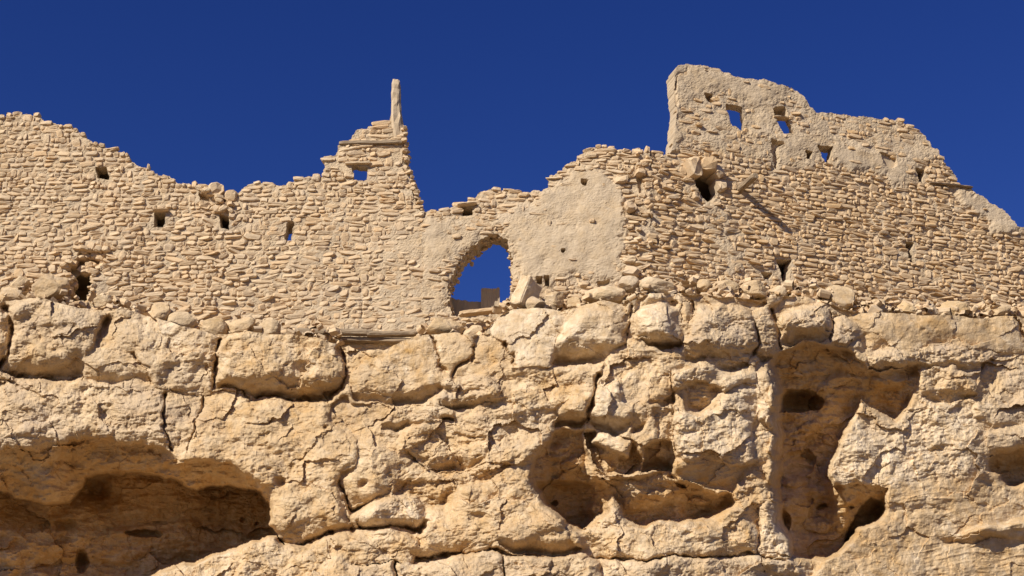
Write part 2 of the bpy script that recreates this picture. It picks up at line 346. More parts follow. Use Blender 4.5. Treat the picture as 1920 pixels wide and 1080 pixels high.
# centre lower buttress
block([(778,1046),(790,1000),(803,954),(833,950),(853,927),(867,910),(913,907),(967,870),(983,880),(994,913),(1020,938),(1047,960),(1067,984),(1092,1007),(1094,1032),(1033,1041),(967,1041),(933,1034),(867,1036)], -.1, .5, 40, ty=-.16, rough=1.15, tone=GOLD)
block([(928,1010),(943,987),(993,983),(1047,980),(1067,997),(1074,1020),(1092,1032),(1033,1041),(967,1039),(937,1026)], -.32, .38, 16, ty=.3, under=.35, uf=.45, rough=.9, tone=GOLD, part=False)
crack([(994, 985), (996, 1012), (1000, 1022)], 2, .12)
block([(225,1110),(300,1069),(350,1058),(417,1034),(457,1018),(487,1011),(520,1004),(533,1022),(567,1018),(583,1009),(633,1004),(673,996),(720,990),(780,1012),(786,1032),(770,1062),(742,1053),(660,1056),(648,1180),(200,1180)], -.35, .4, 22, ty=-.2, rough=1.2, tone=GOLD)
block([(659,1057),(743,1054),(752,1180),(640,1180)], -.45, .35, 10, rough=1., tone=PINK)
block([(747,1058),(790,1058),(867,1038),(920,1034),(943,1044),(943,1180),(750,1180)], -.42, .42, 14, rough=1., tone=PINK)
block([(945,1043),(1000,1044),(1067,1038),(1100,1038),(1120,1058),(1133,1090),(1150,1180),(945,1180)], -.4, .45, 18, rough=1.1, tone=PINK)
# right of centre
block([(1187,585),(1195,560),(1225,549),(1270,551),(1260,568),(1215,576)], .12, .22, 14, rough=.8, tone=PALE)
block([(1190,587),(1210,577),(1250,571),(1270,580),(1272,610),(1290,632),(1280,647),(1240,655),(1210,643),(1195,617)], -.08, .48, 28, under=.55, uf=.6, rough=1.1, tone=PALE)
block([(1273,585),(1283,565),(1295,569),(1299,588),(1292,603),(1283,606)], .02, .28, 12, rough=.7, tone=GOLD, part=False)
pit(1262, 573, 12, 9, .4)
block([(1268,553),(1330,553),(1400,561),(1440,566),(1405,585),(1390,575),(1350,567),(1310,570),(1300,585),(1295,568)], .14, .22, 12, rough=.5, tone=GOLD, part=False)
block([(1300,587),(1310,571),(1350,567),(1390,575),(1405,587),(1413,617),(1419,643),(1413,666),(1375,669),(1325,679),(1300,684),(1284,679),(1288,650),(1300,622)], -.02, .46, 26, under=.4, uf=.6, rough=1.4, tone=GREY)
block([(1408,585),(1425,572),(1445,579),(1456,610),(1463,642),(1458,668),(1432,682),(1412,668),(1420,640),(1414,612)], .02, .38, 18, under=.25, rough=1.0, tone=PINK)
block([(1325,672),(1380,664),(1410,668),(1402,690),(1375,692),(1330,682),(1318,684)], .12, .22, 10, under=.2, rough=1.6, tone=GOLD, part=False)
block([(1445,575),(1470,556),(1512,556),(1545,566),(1500,578),(1470,592),(1462,610)], .16, .2, 14, rough=.7, tone=GOLD, part=False)
block([(1468,594),(1502,578),(1540,572),(1560,587),(1563,605),(1556,630),(1540,641),(1510,638),(1485,647),(1466,640)], -.06, .44, 26, under=.35, uf=.55, rough=1.3, tone=GREY)
block([(1565,592),(1587,583),(1605,602),(1615,617),(1618,642),(1622,660),(1602,663),(1585,650),(1561,638),(1563,610)], .02, .36, 18, rough=1.7, tone=GREY)
block([(1542,566),(1590,580),(1615,584),(1665,584),(1715,589),(1765,589),(1815,592),(1852,596),(1885,589),(1925,592),(2000,590),(2200,595),(2200,690),(1915,664),(1815,650),(1765,645),(1720,658),(1655,655),(1622,662),(1617,640),(1605,602)], .1, .45, 40, ty=-.06, rough=.55, tone=GOLD)
block([(1622,660),(1655,651),(1720,655),(1765,643),(1815,648),(1870,660),(1860,690),(1815,700),(1790,688),(1752,688),(1722,690),(1690,692),(1655,692),(1630,690)], .02, .35, 22, under=.25, rough=2.0, tone=GREY)
block([(1720,700),(1752,686),(1790,686),(1815,705),(1831,722),(1826,746),(1805,752),(1765,762),(1740,748),(1722,722)], .02, .42, 24, under=.35, uf=.55, rough=1.5, tone=GOLD)
block([(1830,712),(1865,664),(1920,662),(2200,690),(2200,800),(1920,800),(1850,802),(1822,792),(1813,752),(1828,742)], .08, .38, 30, ty=-.05, rough=1.3, tone=PINK)
block([(1845,860),(1842,838),(1852,812),(1920,798),(2200,800),(2200,860),(2010,848),(1920,838),(1868,851)], -.02, .4, 20, under=.3, rough=1.0, tone=PINK)
block([(1612,748),(1640,764),(1660,774),(1678,790),(1700,772),(1740,760),(1772,755),(1812,770),(1845,800),(1855,850),(1850,915),(1760,920),(1720,920),(1675,915),(1620,907),(1560,910),(1552,882),(1560,858),(1585,802),(1605,772)], .23, .38, 30, ty=-.1, tx=-.05, rough=1.3, tone=PALE, part=False, ek=.0)
block([(1515,1180),(1522,1090),(1545,1053),(1577,1038),(1591,1016),(1608,992),(1641,983),(1658,957),(1655,937),(1665,912),(1720,897),(1800,890),(1850,886),(1873,893),(1885,913),(1920,908),(2200,905),(2200,1180)], .06, .40, 40, ty=-.12, rough=.8, tone=GOLD, ek=.0)
block([(1757,1013),(1795,1000),(1850,984),(1880,984),(1930,973),(2200,960),(2200,1010),(1925,1012),(1880,1008),(1830,1018),(1780,1021)], -.62, .3, 12, under=.35, uf=.35, rough=.8, tone=GOLD, part=False)
# blocks of the pillar between the two caves
block([(1215,712),(1262,706),(1262,760),(1240,766),(1217,758)], .12, .3, 16, under=.2, tx=.15, rough=1.2, tone=GOLD)
block([(1258,702),(1300,690),(1325,687),(1375,695),(1440,699),(1449,712),(1447,750),(1440,800),(1425,800),(1420,760),(1415,725),(1378,722),(1364,735),(1350,722),(1330,714),(1285,716),(1270,730),(1262,725)], -.06, .42, 18, rough=1.1, tone=PALE, ek=.5)
cave([(1282,716),(1330,713),(1367,723),(1353,747),(1342,764),(1310,778),(1285,768),(1278,742)], lambda x, y, sd: -.2 + .008 * np.clip(y - 712, 0, 70), .9, (.2, .3, .7), 12)
block([(1262,779),(1285,768),(1312,776),(1342,768),(1364,734),(1378,722),(1415,722),(1422,760),(1412,795),(1409,820),(1416,845),(1412,867),(1395,875),(1360,869),(1320,864),(1283,867),(1272,842),(1264,820)], -.06, .42, 24, ty=-.12, rough=1.2, tone=PALE)
block([(1260,872),(1283,864),(1360,866),(1394,873),(1394,899),(1376,926),(1335,918),(1297,903),(1265,893)], .0, .1, 10, ty=1.25, rough=.7, tone=OCH, part=False)
block([(1413,800),(1430,786),(1447,806),(1441,832),(1449,858),(1437,884),(1443,912),(1430,944),(1414,915),(1420,880),(1411,850)], .1, .3, 12, rough=1.5, tone=GOLD, part=False, ek=.3)
crack([(1376,770),(1377,800),(1376,822)], 1.8, .12); crack([(1418,700),(1426,735),(1417,770),(1427,815),(1436,860),(1430,915)], 3, .06)
block([(1376,925),(1382,905),(1395,895),(1410,905),(1416,925),(1410,940),(1380,942)], .05, .25, 10, rough=2.2, tone=GOLD, part=False)
block([(1103,768),(1115,740),(1130,725),(1160,712),(1166,732),(1172,752),(1186,760),(1188,785),(1180,810),(1150,818),(1115,808),(1101,790)], .02, .46, 28, under=.4, uf=.6, rough=.8, tone=PALE)
block([(1186,757),(1200,747),(1211,760),(1213,785),(1207,806),(1188,811)], .1, .3, 14, under=.2, rough=.9, tone=GOLD)
block([(1217,768),(1240,766),(1262,773),(1265,823),(1235,824),(1230,800)], .12, .28, 14, rough=1.6, tone=GOLD)
block([(1090,813),(1120,815),(1107,836),(1145,840),(1160,852),(1175,862),(1180,842),(1187,830),(1200,860),(1200,886),(1140,886),(1110,867)], .85, .25, 14, ty=.4, rough=2.0, tone=GOLD, part=False)
block([(1207,846),(1225,830),(1260,827),(1267,850),(1258,872),(1262,885),(1202,888)], .62, .3, 16, under=.4, uf=.3, rough=1.0, tone=GOLD)
block([(1095,991),(1115,971),(1140,962),(1143,938),(1151,931),(1161,941),(1176,966),(1191,979),(1207,990),(1202,1001),(1110,1001)], .15, .38, 18, rough=1.8, tone=PALE, part=False)
block([(1093,996),(1125,993),(1205,988),(1232,977),(1297,975),(1335,970),(1372,948),(1386,937),(1412,940),(1421,955),(1423,1017),(1421,1041),(1385,1044),(1285,1044),(1135,1048),(1120,1020)], .0, .45, 26, ty=-.2, rough=1.0, tone=GOLD)
block([(1423,952),(1440,936),(1456,976),(1476,1018),(1487,1041),(1480,1052),(1424,1042)], .0, .42, 20, rough=1.6, tone=PALE)
block([(1125,1050),(1285,1046),(1385,1046),(1430,1044),(1440,1090),(1455,1180),(1140,1180)], -.2, .4, 16, rough=1.1, tone=PINK)
block([(1432,1046),(1480,1053),(1500,1066),(1514,1090),(1520,1180),(1455,1180)], -.15, .38, 16, rough=1.5, tone=PINK)
# cracks and hollows
for ln in ([(673,827),(671,850),(672,872),(650,890),(635,905),(634,930)], [(617,764),(640,785),(672,822),(715,833)], [(310,740),(312,765),(306,783),(318,840)], [(820,800),(818,822),(815,850)],
           [(915,815),(917,850),(905,880)], [(740,852),(770,862),(805,885),(830,905)], [(1605,775),(1608,800),(1612,818)], [(1818,752),(1822,775),(1818,788)], [(1812,690),(1800,670),(1795,655)],
           [(600,860),(596,880),(600,905)], [(975,690),(1010,700),(1050,695)], [(1560,590),(1563,610),(1558,630)], [(505,700),(515,730),(520,745)], [(470,690),(478,705),(474,720)],
           [(640,690),(645,720),(640,735)], [(1722,1040),(1760,1035),(1790,1045)], [(1840,1060),(1870,1050),(1920,1045)], [(1700,905),(1780,898),(1840,900)], [(870,1030),(930,1018),(990,1022)]):
    crack(ln, 2.2, .12)
for a in ((610,803,5,5,.25),(505,815,20,4,.08),(525,905,14,10,.3),(680,905,12,8,.3),(903,968,18,8,.12),(700,690,10,5,.08),(1005,650,8,5,.05),(575,690,22,12,.12),(1700,955,4,3,.1),(1840,948,14,5,.14),(1755,905,8,4,.07),(1780,740,20,12,.1),(770,745,10,6,.1),(840,730,30,6,.14),(890,735,18,6,.18),(880,830,22,6,.15),(1290,1000,18,5,.1),(1460,975,6,5,.05),(830,1032,12,3,.1),(110,655,16,6,.08),(130,610,14,8,.08),(60,690,20,8,.05),(1395,600,10,5,.08)):
    pit(*a)

def blur(a, n):
    for ax_ in (0, 1):
        p = np.pad(a, [(n, n) if i == ax_ else (0, 0) for i in range(2)], mode='edge'); c = np.cumsum(p, ax_); c = np.insert(c, 0, 0, ax_)
        a = (np.take(c, range(2 * n + 1, c.shape[ax_]), ax_) - np.take(c, range(0, c.shape[ax_] - 2 * n - 1), ax_)) / (2 * n + 1)
    return a
bw = .65 * (1 - blur(CAVE, 4)); D = (1 - bw) * D + bw * blur(blur(D, 2), 2); ROUGH = blur(blur(ROUGH, 5), 5); TONE = np.stack([blur(blur(TONE[..., i], 7), 7) for i in range(3)], -1)
for a in ((1452,742,15,22,.28),(1449,790,12,18,.24),(1455,838,17,20,.3),(1446,885,13,22,.26),(1452,925,12,14,.22),(1470,700,22,14,.2),(1600,690,24,14,.2),(1652,715,18,12,.2),(1520,800,26,10,.2),(1560,825,18,12,.2),(1490,905,24,9,.2),(1530,985,28,16,.25),(1115,900,20,10,.2),(1075,870,18,14,.25),(1240,930,26,10,.25),(1310,940,22,8,.2)): lump(*a)
# the joints that part the great blocks
CW = fbm(PX, PY, 18, 3, .6, 110); CA = np.clip(.55 + .9 * fbm(PX, PY, 45, 3, .55, 114), .05, 1.3)
for ln, w_, d_ in (([(413,637),(409,663),(405,690),(397,728)],3,.4), ([(634,650),(648,690),(644,716),(622,747)],5,.6), ([(-4,694),(33,709),(77,716),(133,711),(155,709)],3,.22), ([(8,578),(23,610),(23,640),(15,665),(-4,692)],4.5,.5),
        ([(205,600),(192,625),(183,650)],7,.45), ([(311,742),(312,765),(306,783),(318,842)],2.6,.3), ([(380,740),(367,800),(350,845)],2.4,.22), ([(247,662),(267,690),(285,722)],2,.16), ([(460,731),(475,748),(500,742),(567,752),(612,752)],3,.3),
        ([(810,632),(811,657),(835,695)],2.2,.22), ([(888,648),(892,672)],2.5,.26), ([(945,648),(963,664),(962,684)],3,.3), ([(848,705),(862,683),(884,673)],2,.18), ([(1405,585),(1413,617),(1420,643),(1412,668)],2.6,.28), ([(1446,580),(1457,612),(1464,648)],4,.42),
        ([(1561,587),(1564,607),(1556,632)],2.6,.26), ([(1180,575),(1179,607),(1172,645)],4,.3), ([(1298,566),(1300,590),(1292,606)],3,.3), ([(1119,703),(1115,735),(1107,762),(1098,795)],4,.5), ([(1262,706),(1261,760),(1263,790),(1270,840)],2.4,.2), ([(1423,955),(1424,1017),(1423,1042)],2.4,.22),
        ([(945,1042),(944,1090)],2.5,.25), ([(780,1046),(867,1036),(933,1034)],2.6,.25), ([(1095,1048),(1285,1045),(1421,1043),(1482,1050)],2.6,.2), ([(665,992),(733,988),(785,998),(800,972)],4,.4), ([(535,1021),(575,1016),(625,1002)],5,.5), ([(637,907),(648,935),(660,962),(688,942),(730,934)],3.5,.35), ([(1900,595),(1915,612),(1922,640)],3,.3)):
    l = ldist(ln, wx + 2.5 * CW, wy - 2.5 * CW); D += .85 * d_ * (.3 + .75 * CA) * np.exp(-(l / (w_ * (.45 + .8 * CA))) ** 2)
# relief at every scale
sh_ = np.clip(ROUGH, .45, 1.5); ux0, uy0 = PX + .2 * PY, PY - .05 * PX
D -= sh_ * (.20 * np.abs(perlin(wx / 110 + 3.1, wy / 80, 31)) + .06 * np.abs(perlin(wx / 46 + 1.7, wy / 36 + .2 * PX / 46, 32)) + .018 * np.abs(perlin(wx / 22, wy / 18, 33)) - .07)
D += sh_ * .10 * fbm(PX, PY, 150, 2, .5, 34)
D += CAVE * (.13 * fbm(ux0, uy0 * 2.4, 75, 4, .55, 36) - .06 * np.abs(perlin(wx / 40, wy / 16, 37)))
ux, uy = PX + .25 * PY, PY - .06 * PX
D += ROUGH * (.060 * fbm(PX, PY, 90, 3, .5, 30) + .034 * fbm(ux, uy * 1.7, 44, 4, .55, 40))
rid = fbm(ux, uy * 1.8, 52, 4, .55, 50, True); D += ROUGH * .022 * np.clip(-rid, -1, 1)
D += ROUGH * .014 * fbm(PX, PY, 13, 4, .62, 60)
w1, s1 = worley(wx / 13, wy / 10, 3); D += np.clip(ROUGH, 0, 1.4) * .045 * np.clip(1 - w1 / .42, 0, 1) * (s1 > .55) * sstep(-.2, .3, fbm(PX, PY, 120, 2, .5, 70))
w2, s2 = worley(wx / 7, wy / 5.5, 4); D += np.clip(ROUGH - .5, 0, 1.6) * .030 * np.clip(w2 - .35, -.3, .5)
strat = perlin(PX / 260 + 5, (PY + .12 * PX + 10 * perlin(PX / 90, PY / 90, 81)) / 15, 80); D += .06 * np.clip(np.abs(strat) * -1 + .12, -.2, .12) * -1.0 * sstep(-.1, .4, fbm(PX, PY, 240, 2, .5, 82))
def facets(cx, cy, cell, slope, seed):
    rng = np.random.default_rng(900 + seed); N = 64; g1 = rng.normal(0, 1, (N, N)); g2 = rng.normal(0, 1, (N, N)); of = rng.normal(0, 1, (N, N)); jx = rng.random((N, N)); jy = rng.random((N, N))
    x = cx / cell; y = cy / (cell * .7); ix = np.floor(x).astype(int); iy = np.floor(y).astype(int); best = np.full(x.shape, 9.); out = np.zeros(x.shape)
    for dx in (-1, 0, 1):
        for dy in (-1, 0, 1):
            h = ((ix + dx) % N, (iy + dy) % N); ex_ = x - (ix + dx + jx[h]); ey_ = y - (iy + dy + jy[h]); d = np.hypot(ex_, ey_); m = d < best
            best = np.where(m, d, best); out = np.where(m, g1[h] * ex_ + g2[h] * ey_ + .05 * of[h], out)
    return slope * out * cell / 80
fw = 7 * fbm(PX, PY, 40, 3, .6, 101); fh = 7 * fbm(PX, PY, 40, 3, .6, 105)
D += np.clip(ROUGH, .3, 1.3) * (facets(wx + fw, wy + fh, 95, .085, 1) + facets(wx + fw, wy + fh, 42, .034, 2) + facets(wx + .5 * fw, wy + .5 * fh, 19, .03, 3))
tn = 1.8 * fbm(PX, PY, 120, 4, .6, 95)
TONE = np.clip(TONE + .3 * np.stack([tn, -tn, fbm(PX, PY, 90, 4, .6, 99)], -1), 0, 1)

YB = wall_y(gx) - 0.85
base = at(PX, PY, np.repeat(YB[None, :], NY, 0))
r = rays(PX, PY); rn = r / np.linalg.norm(r, axis=-1, keepdims=True)
GP = base + rn * D[..., None]
idx = np.arange(NX * NY).reshape(NY, NX)
quads = np.stack([idx[:-1, :-1], idx[1:, :-1], idx[1:, 1:], idx[:-1, 1:]], -1).reshape(-1, 4)
flab = np.stack([LABEL[:-1, :-1], LABEL[1:, :-1], LABEL[1:, 1:], LABEL[:-1, 1:]], -1).reshape(-1, 4).min(1)
V = GP.reshape(-1, 3); T3 = TONE.reshape(-1, 3)
def sub(name, fq, extraV=None, extraF=None, parent=None):
    used = np.unique(fq); rm = np.full(len(V), -1); rm[used] = np.arange(len(used))
    vv = V[used]; ff = rm[fq]; cc = T3[used]
    if extraV is not None:
        e = extraF.copy(); neg = e < 0; e2 = np.where(neg, len(vv) + (-e - 1), rm[np.where(neg, 0, e)])
        vv = np.concatenate([vv, extraV]); ff = np.concatenate([ff, e2]); cc = np.concatenate([cc, np.tile([[.3, .4, .3]], (len(extraV), 1))])
    return link(name, new_mesh(name, vv, ff, M_CLIFF, False, cc), parent)
# plateau behind the rim and the foot of the cliff down to the ground
ex = []; ef = []
def add_rows(row_idx, rows, flip):
    prev = list(row_idx)
    for rw in rows:
        start = len(ex); ex.extend(rw.tolist()); cur = [-(start + i + 1) for i in range(len(rw))]
        for i in range(len(rw) - 1):
            f = [prev[i], prev[i + 1], cur[i + 1], cur[i]]; ef.append(f if not flip else f[::-1])
        prev = cur
top = GP[0]; bot = GP[-1]
add_rows(idx[0], [top + np.array([0, .25, .06]), top * np.array([1, 1, 0]) + np.array([0, 3, 0]) + np.array([0, 0, 1]) * (top[:, 2:3] * .3 + 12.2 * .7 - .3), top * np.array([1, 0, 0]) + np.array([0, 75, 11.5])], False)
add_rows(idx[-1], [bot * np.array([1, 1, .55]) + np.array([0, -.5, 0]), bot * np.array([1, 1, 0]) + np.array([0, -2.2, -.3])], True)
big = np.ones(_nb[0] + 1, bool)
fsel = flab.copy()
cliff = sub("cliff", quads[fsel == 0], np.array(ex), np.array(ef))
tag(cliff, kind="structure")
for k in range(1, _nb[0] + 1):
    s = fsel == k
    if s.sum() > 60: sub("rock_block", quads[s], parent=cliff)

gm = new_mesh("ground", np.array([[-5000, -5000, 0], [5000, -5000, 0], [5000, 5000, 0], [-5000, 5000, 0]]), np.array([[0, 1, 2, 3]]), M_SAND)
tag(link("ground", gm), kind="structure")

# ------------------------------------------------------------------ masonry
def stone_mesh(i):
    rg = np.random.default_rng(300 + i); n = 10
    a = np.linspace(0, 2 * math.pi, n, endpoint=False) + rg.uniform(-.12, .12, n); e = rg.uniform(.45, .8)
    ox = np.sign(np.cos(a)) * np.abs(np.cos(a)) ** e * .5 * rg.uniform(.80, 1.08, n)
    oz = np.sign(np.sin(a)) * np.abs(np.sin(a)) ** e * .5 * rg.uniform(.78, 1.1, n)
    tx, tz = rg.uniform(-.18, .18, 2)
    s = rg.uniform(.66, .84); q = rg.uniform(-.04, .04, n)
    back = np.stack([ox * .92, np.full(n, .5), oz * .92], 1)
    front = np.stack([ox, -.37 + rg.uniform(-.06, .06, n), oz], 1)
    inner = np.stack([ox * s, -.46 + q + tx * ox + tz * oz, oz * s], 1)
    cen = np.array([[rg.uniform(-.1, .1), -.5, rg.uniform(-.1, .1)]])
    Vv = np.concatenate([back, front, inner, cen]); f = []
    for k in range(n):
        j = (k + 1) % n
        f += [[k, j, n + j], [k, n + j, n + k], [n + k, n + j, 2 * n + j], [n + k, 2 * n + j, 2 * n + k], [2 * n + k, 2 * n + j, 3 * n]]
    return Vv, np.array(f)
NV = 36
SHAPES = [stone_mesh(i) for i in range(NV)]
SMESHR = [new_mesh("stone", v, f, M_STONER, False) for v, f in SHAPES]
SMESH = [new_mesh("stone", v, f, M_STONE, False) for i, (v, f) in enumerate(SHAPES)]

def in_poly(poly, x, y): return sdist(poly, np.atleast_1d(np.asarray(x, float)), np.atleast_1d(np.asarray(y, float)))

class Wall:
    def __init__(s, name, plane, outline, label, thick, joint, seed, base_px):
        s.name, s.pl, s.out, s.T, s.joint, s.seed = name, plane, outline, thick, joint, seed
        u, z = plane.uz(np.array([p[0] for p in outline], float), np.array([p[1] for p in outline], float))
        s.u0, s.u1, s.z0, s.z1 = u.min(), u.max(), z.min(), z.max()
        s.holes = []; s.pits = []; s.zones = []; s.skew = None; s.splay = []; s.rowh = .1; s.sin = -1; s.tone = []; s.outset = []
        bu, bz = plane.uz(np.array([base_px[0]], float), np.array([base_px[1]], float))
        s.root = bpy.data.objects.new(name, None); COL.objects.link(s.root)
        s.org = plane.pt(bu, bz)[0]; s.root.location = s.org; s.root.empty_display_size = .3
        tag(s.root, label, "wall", kind="thing")
    def px(s, u, z): return project(s.pl.pt(u, z))
    def mud(s, px, py, wide=14):
        m = np.full(px.shape, s.joint)
        for poly, val, soft in s.zones:
            w = sstep(-soft, soft, sdist(poly, px, py)); m = m * (1 - w) + val * w
        return m
    def wob(s, u, z): return .045 * perlin(u / 1.7, z / 1.4, s.seed) + .02 * perlin(u / .5, z / .5, s.seed + 1)
    def relief(s, u, z, px, py):
        m = s.mud(px + 15 * fbm(px, py, 45, 4, .65, s.seed + 2), py + 15 * fbm(px, py, 45, 4, .65, s.seed + 8))
        blot = fbm(u, z, .8, 3, .55, s.seed + 20)
        return m + .026 * blot
    def core(s, step=.025, inset=3.0):
        nu = int((s.u1 - s.u0) / step) + 2; nz = int((s.z1 - s.z0) / step) + 2
        U, Z = np.meshgrid(s.u0 + np.arange(nu) * step, s.z0 + np.arange(nz) * step)
        X, Y = s.px(U, Z)
        cu, cz = (U[:-1, :-1] + step / 2), (Z[:-1, :-1] + step / 2); cX, cY = s.px(cu, cz)
        jx = 2.5 * fbm(cX, cY, 14, 3, .6, s.seed + 30); jy = 2.5 * fbm(cX, cY, 14, 3, .6, s.seed + 36)
        keep = sdist(s.out, cX + jx, cY + jy) > inset
        for h in s.outset: keep |= sdist(h, cX + jx, cY + jy) > 0
        for h in s.holes: keep &= sdist(h, cX + (1.6 if h is ARCH else .6) * jx, cY + (1.6 if h is ARCH else .6) * jy) < 0
        def field(u, z):
            x, y = s.px(u, z); a = 2.5 * fbm(x, y, 14, 3, .6, s.seed + 30); b = 2.5 * fbm(x, y, 14, 3, .6, s.seed + 36)
            f = sdist(s.out, x + a, y + b) - inset
            for h in s.holes:
                k = 1.6 if h is ARCH else .6; f = np.minimum(f, -sdist(h, x + k * a, y + k * b))
            return f
        kp = np.pad(keep, 1); cnt = kp[:-1, :-1].astype(int) + kp[:-1, 1:] + kp[1:, :-1] + kp[1:, 1:]
        bd = (cnt > 0) & (cnt < 4); bu, bz = U[bd], Z[bd]; f0 = field(bu, bz); e_ = .008
        gu = (field(bu + e_, bz) - f0) / e_; gz = (field(bu, bz + e_) - f0) / e_; g2 = gu * gu + gz * gz + 1e-6
        sh = np.stack([-f0 * gu / g2, -f0 * gz / g2], 1); ln_ = np.linalg.norm(sh, axis=1, keepdims=True); sh *= np.minimum(1, step * 1.0 / (ln_ + 1e-9))
        SU = np.zeros(U.shape); SZ = np.zeros(U.shape); SU[bd] = sh[:, 0]; SZ[bd] = sh[:, 1]
        rel = s.relief(U, Z, X, Y)
        fl = 1 - .5 * sstep(.02, .05, rel)
        rel += fl * (.012 * fbm(U, Z, .22, 4, .6, s.seed + 40) + .010 * fbm(U, Z * 1.5, .07, 3, .6, s.seed + 45))
        ww, ss = worley(U / .13 + .3 * fbm(U, Z, .3, 2, .5, s.seed + 46), Z / .07, s.seed % 50); rel -= (1 - fl) * .016 * np.clip(1 - ww / .35, 0, 1) * (ss > .78)
        hide = rel.copy()
        for poly, dep in s.pits:
            w = sstep(-.8, .8, sdist(poly, X + 2 * fbm(X, Y, 12, 2, .6, s.seed + 50), Y)); rel = rel * (1 - w) + (-dep) * w
        outd = s.wob(U, Z) + rel
        JU = U + R.uniform(-.006, .006, U.shape); JZ = Z + R.uniform(-.006, .006, U.shape)
        JU = np.where(bd, U + SU, JU); JZ = np.where(bd, Z + SZ, JZ)
        Fv = s.pl.pt(JU, JZ, outd)
        BU = JU.copy()
        if s.skew is not None:
            poly, du = s.skew; BU = BU + du * sstep(-45, 0, sdist(poly, X, Y)) * sstep(470, 430 + 170, Y) + du * .6 * sstep(-45, 0, sdist(poly, X, Y)) * sstep(600, 440, Y)
        BZ = JZ.copy()
        for poly, du, dz in s.splay:
            w = sstep(-14, -1, sdist(poly, X, Y)); BU = BU + du * w; BZ = BZ + dz * w
        Bv = s.pl.pt(BU, BZ, -s.T + .04 * fbm(U, Z, .5, 3, .5, s.seed + 60) + np.minimum(0, s.wob(U, Z)))
        N = U.size; id_ = np.arange(N).reshape(U.shape)
        q = np.stack([id_[:-1, :-1], id_[:-1, 1:], id_[1:, 1:], id_[1:, :-1]], -1)
        K = np.pad(keep, 1)
        faces = [q[keep], (q[keep] + N)[:, ::-1]]
        c = K[1:-1, 1:-1]
        for dy, dx, a, b in ((0, -1, 3, 0), (0, 1, 1, 2), (-1, 0, 0, 1), (1, 0, 2, 3)):
            e = c & ~K[1 + dy:K.shape[0] - 1 + dy, 1 + dx:K.shape[1] - 1 + dx]; qe = q[e]
            if dy == 0 and dx == -1: A, B_ = qe[:, 3], qe[:, 0]
            elif dx == 1: A, B_ = qe[:, 1], qe[:, 2]
            elif dy == -1: A, B_ = qe[:, 0], qe[:, 1]
            else: A, B_ = qe[:, 2], qe[:, 3]
            faces.append(np.stack([B_, A, A + N, B_ + N], 1))
        fc = np.concatenate(faces); VV = np.concatenate([Fv.reshape(-1, 3), Bv.reshape(-1, 3)])
        used = np.unique(fc); rm = np.full(len(VV), -1); rm[used] = np.arange(len(used))
        t = fbm(U, Z, 1.1, 4, .6, s.seed + 70); pale = np.clip(.35 + .5 * t + 4 * (hide + .01), 0, 1)
        tone = np.stack([np.clip(.45 - .5 * t, 0, 1), pale, np.clip(.25 + .5 * fbm(U, Z, .7, 3, .6, s.seed + 75), 0, 1)], -1).reshape(-1, 3)
        tone = np.concatenate([tone, tone])
        me = new_mesh("mud_core", VV[used] - s.org, rm[fc], M_MUD, False, tone[used])
        link("mud_core", me, s.root)
    def stones(s, size, proud, tilt=0.0, tj=5.0, limit=300, skipz=None):
        rg = np.random.default_rng(s.seed); out = []; z = s.z0; taken = []
        wav = lambda u, zz: .055 * float(perlin(np.array([u / 1.3]), np.array([zz / .9]), s.seed + 3)[0]) + .03 * float(perlin(np.array([u / .35]), np.array([zz / .5]), s.seed + 4)[0])
        while z < s.z1:
            um = (s.u0 + s.u1) / 2; u = s.u0 - rg.uniform(0, .2); row = s.rowh * rg.uniform(.82, 1.2); nxt = []
            while u < s.u1:
                X, Y = s.px(np.array(u), np.array(z)); W_, H_, rnd = size(float(X), float(Y))
                w = min(W_ * math.exp(rg.normal(0, .55)), W_ * 2.3); g = u + w / 2
                hit = [t for t in taken if t[0] < u + w * .8 and t[1] > u + w * .2]
                if hit:
                    u = max(t[1] for t in hit) + .008; continue
                zz = z + wav(g, z); r_ = rg.random(); k = H_ / s.rowh
                if r_ < .08 and w < .28: out.append((g, zz + row * .82, w * .95, row * 1.7, rnd)); nxt.append((u, u + w))
                elif r_ < .08 + .12 * k and w > .16: 
                    c = rg.uniform(.4, .6); out.append((g, zz + row * c / 2, w, row * c * .98, rnd)); out.append((g + rg.normal(0, .03), zz + row * (1 + c) / 2, w * rg.uniform(.8, 1.1), row * (1 - c) * .98, rnd))
                else: out.append((g, zz + row * .5 + rg.normal(0, .006), w, row * rg.uniform(.8, 1.06), rnd))
                u += w + rg.uniform(-.005, .025)
            taken = nxt; z += row
        A = np.array(out); X, Y = s.px(A[:, 0], A[:, 1])
        jit = rg.normal(0, 2.0, len(A)); ok = sdist(s.out, X, Y + jit) > s.sin
        for sg in (-.42, .42):
            ex_, ey_ = s.px(A[:, 0] + sg * A[:, 2], A[:, 1]); ok &= sdist(s.out, ex_, ey_) > -3
        su, sz = np.meshgrid((-.33, 0, .33), (-.36, 0, .36))
        for hp in s.holes + [p for p, d in s.pits if d > .12]:
            for du, dz in zip(su.ravel(), sz.ravel()):
                hx, hy = s.px(A[:, 0] + du * A[:, 2], A[:, 1] + dz * A[:, 3]); ok &= sdist(hp, hx, hy) < 0
        if skipz is not None: ok &= Y < lip(skipz, X)
        A = A[ok]; X = X[ok]; Y = Y[ok]
        rel = s.relief(A[:, 0], A[:, 1], X, Y); m0 = rel
        pr = proud[0] + proud[1] * rg.gamma(1.6, .5, len(A)) * (.6 + .8 * A[:, 4]) + .35 * np.clip(rel, -.1, .1) - .6 * np.clip(m0, 0, .1)
        ok = pr > rel + .004; A = A[ok]; X = X[ok]; Y = Y[ok]; pr = pr[ok]
        order = np.argsort(-(A[:, 2] * A[:, 3])); fV = []; fF = []; fC = []; off = 0
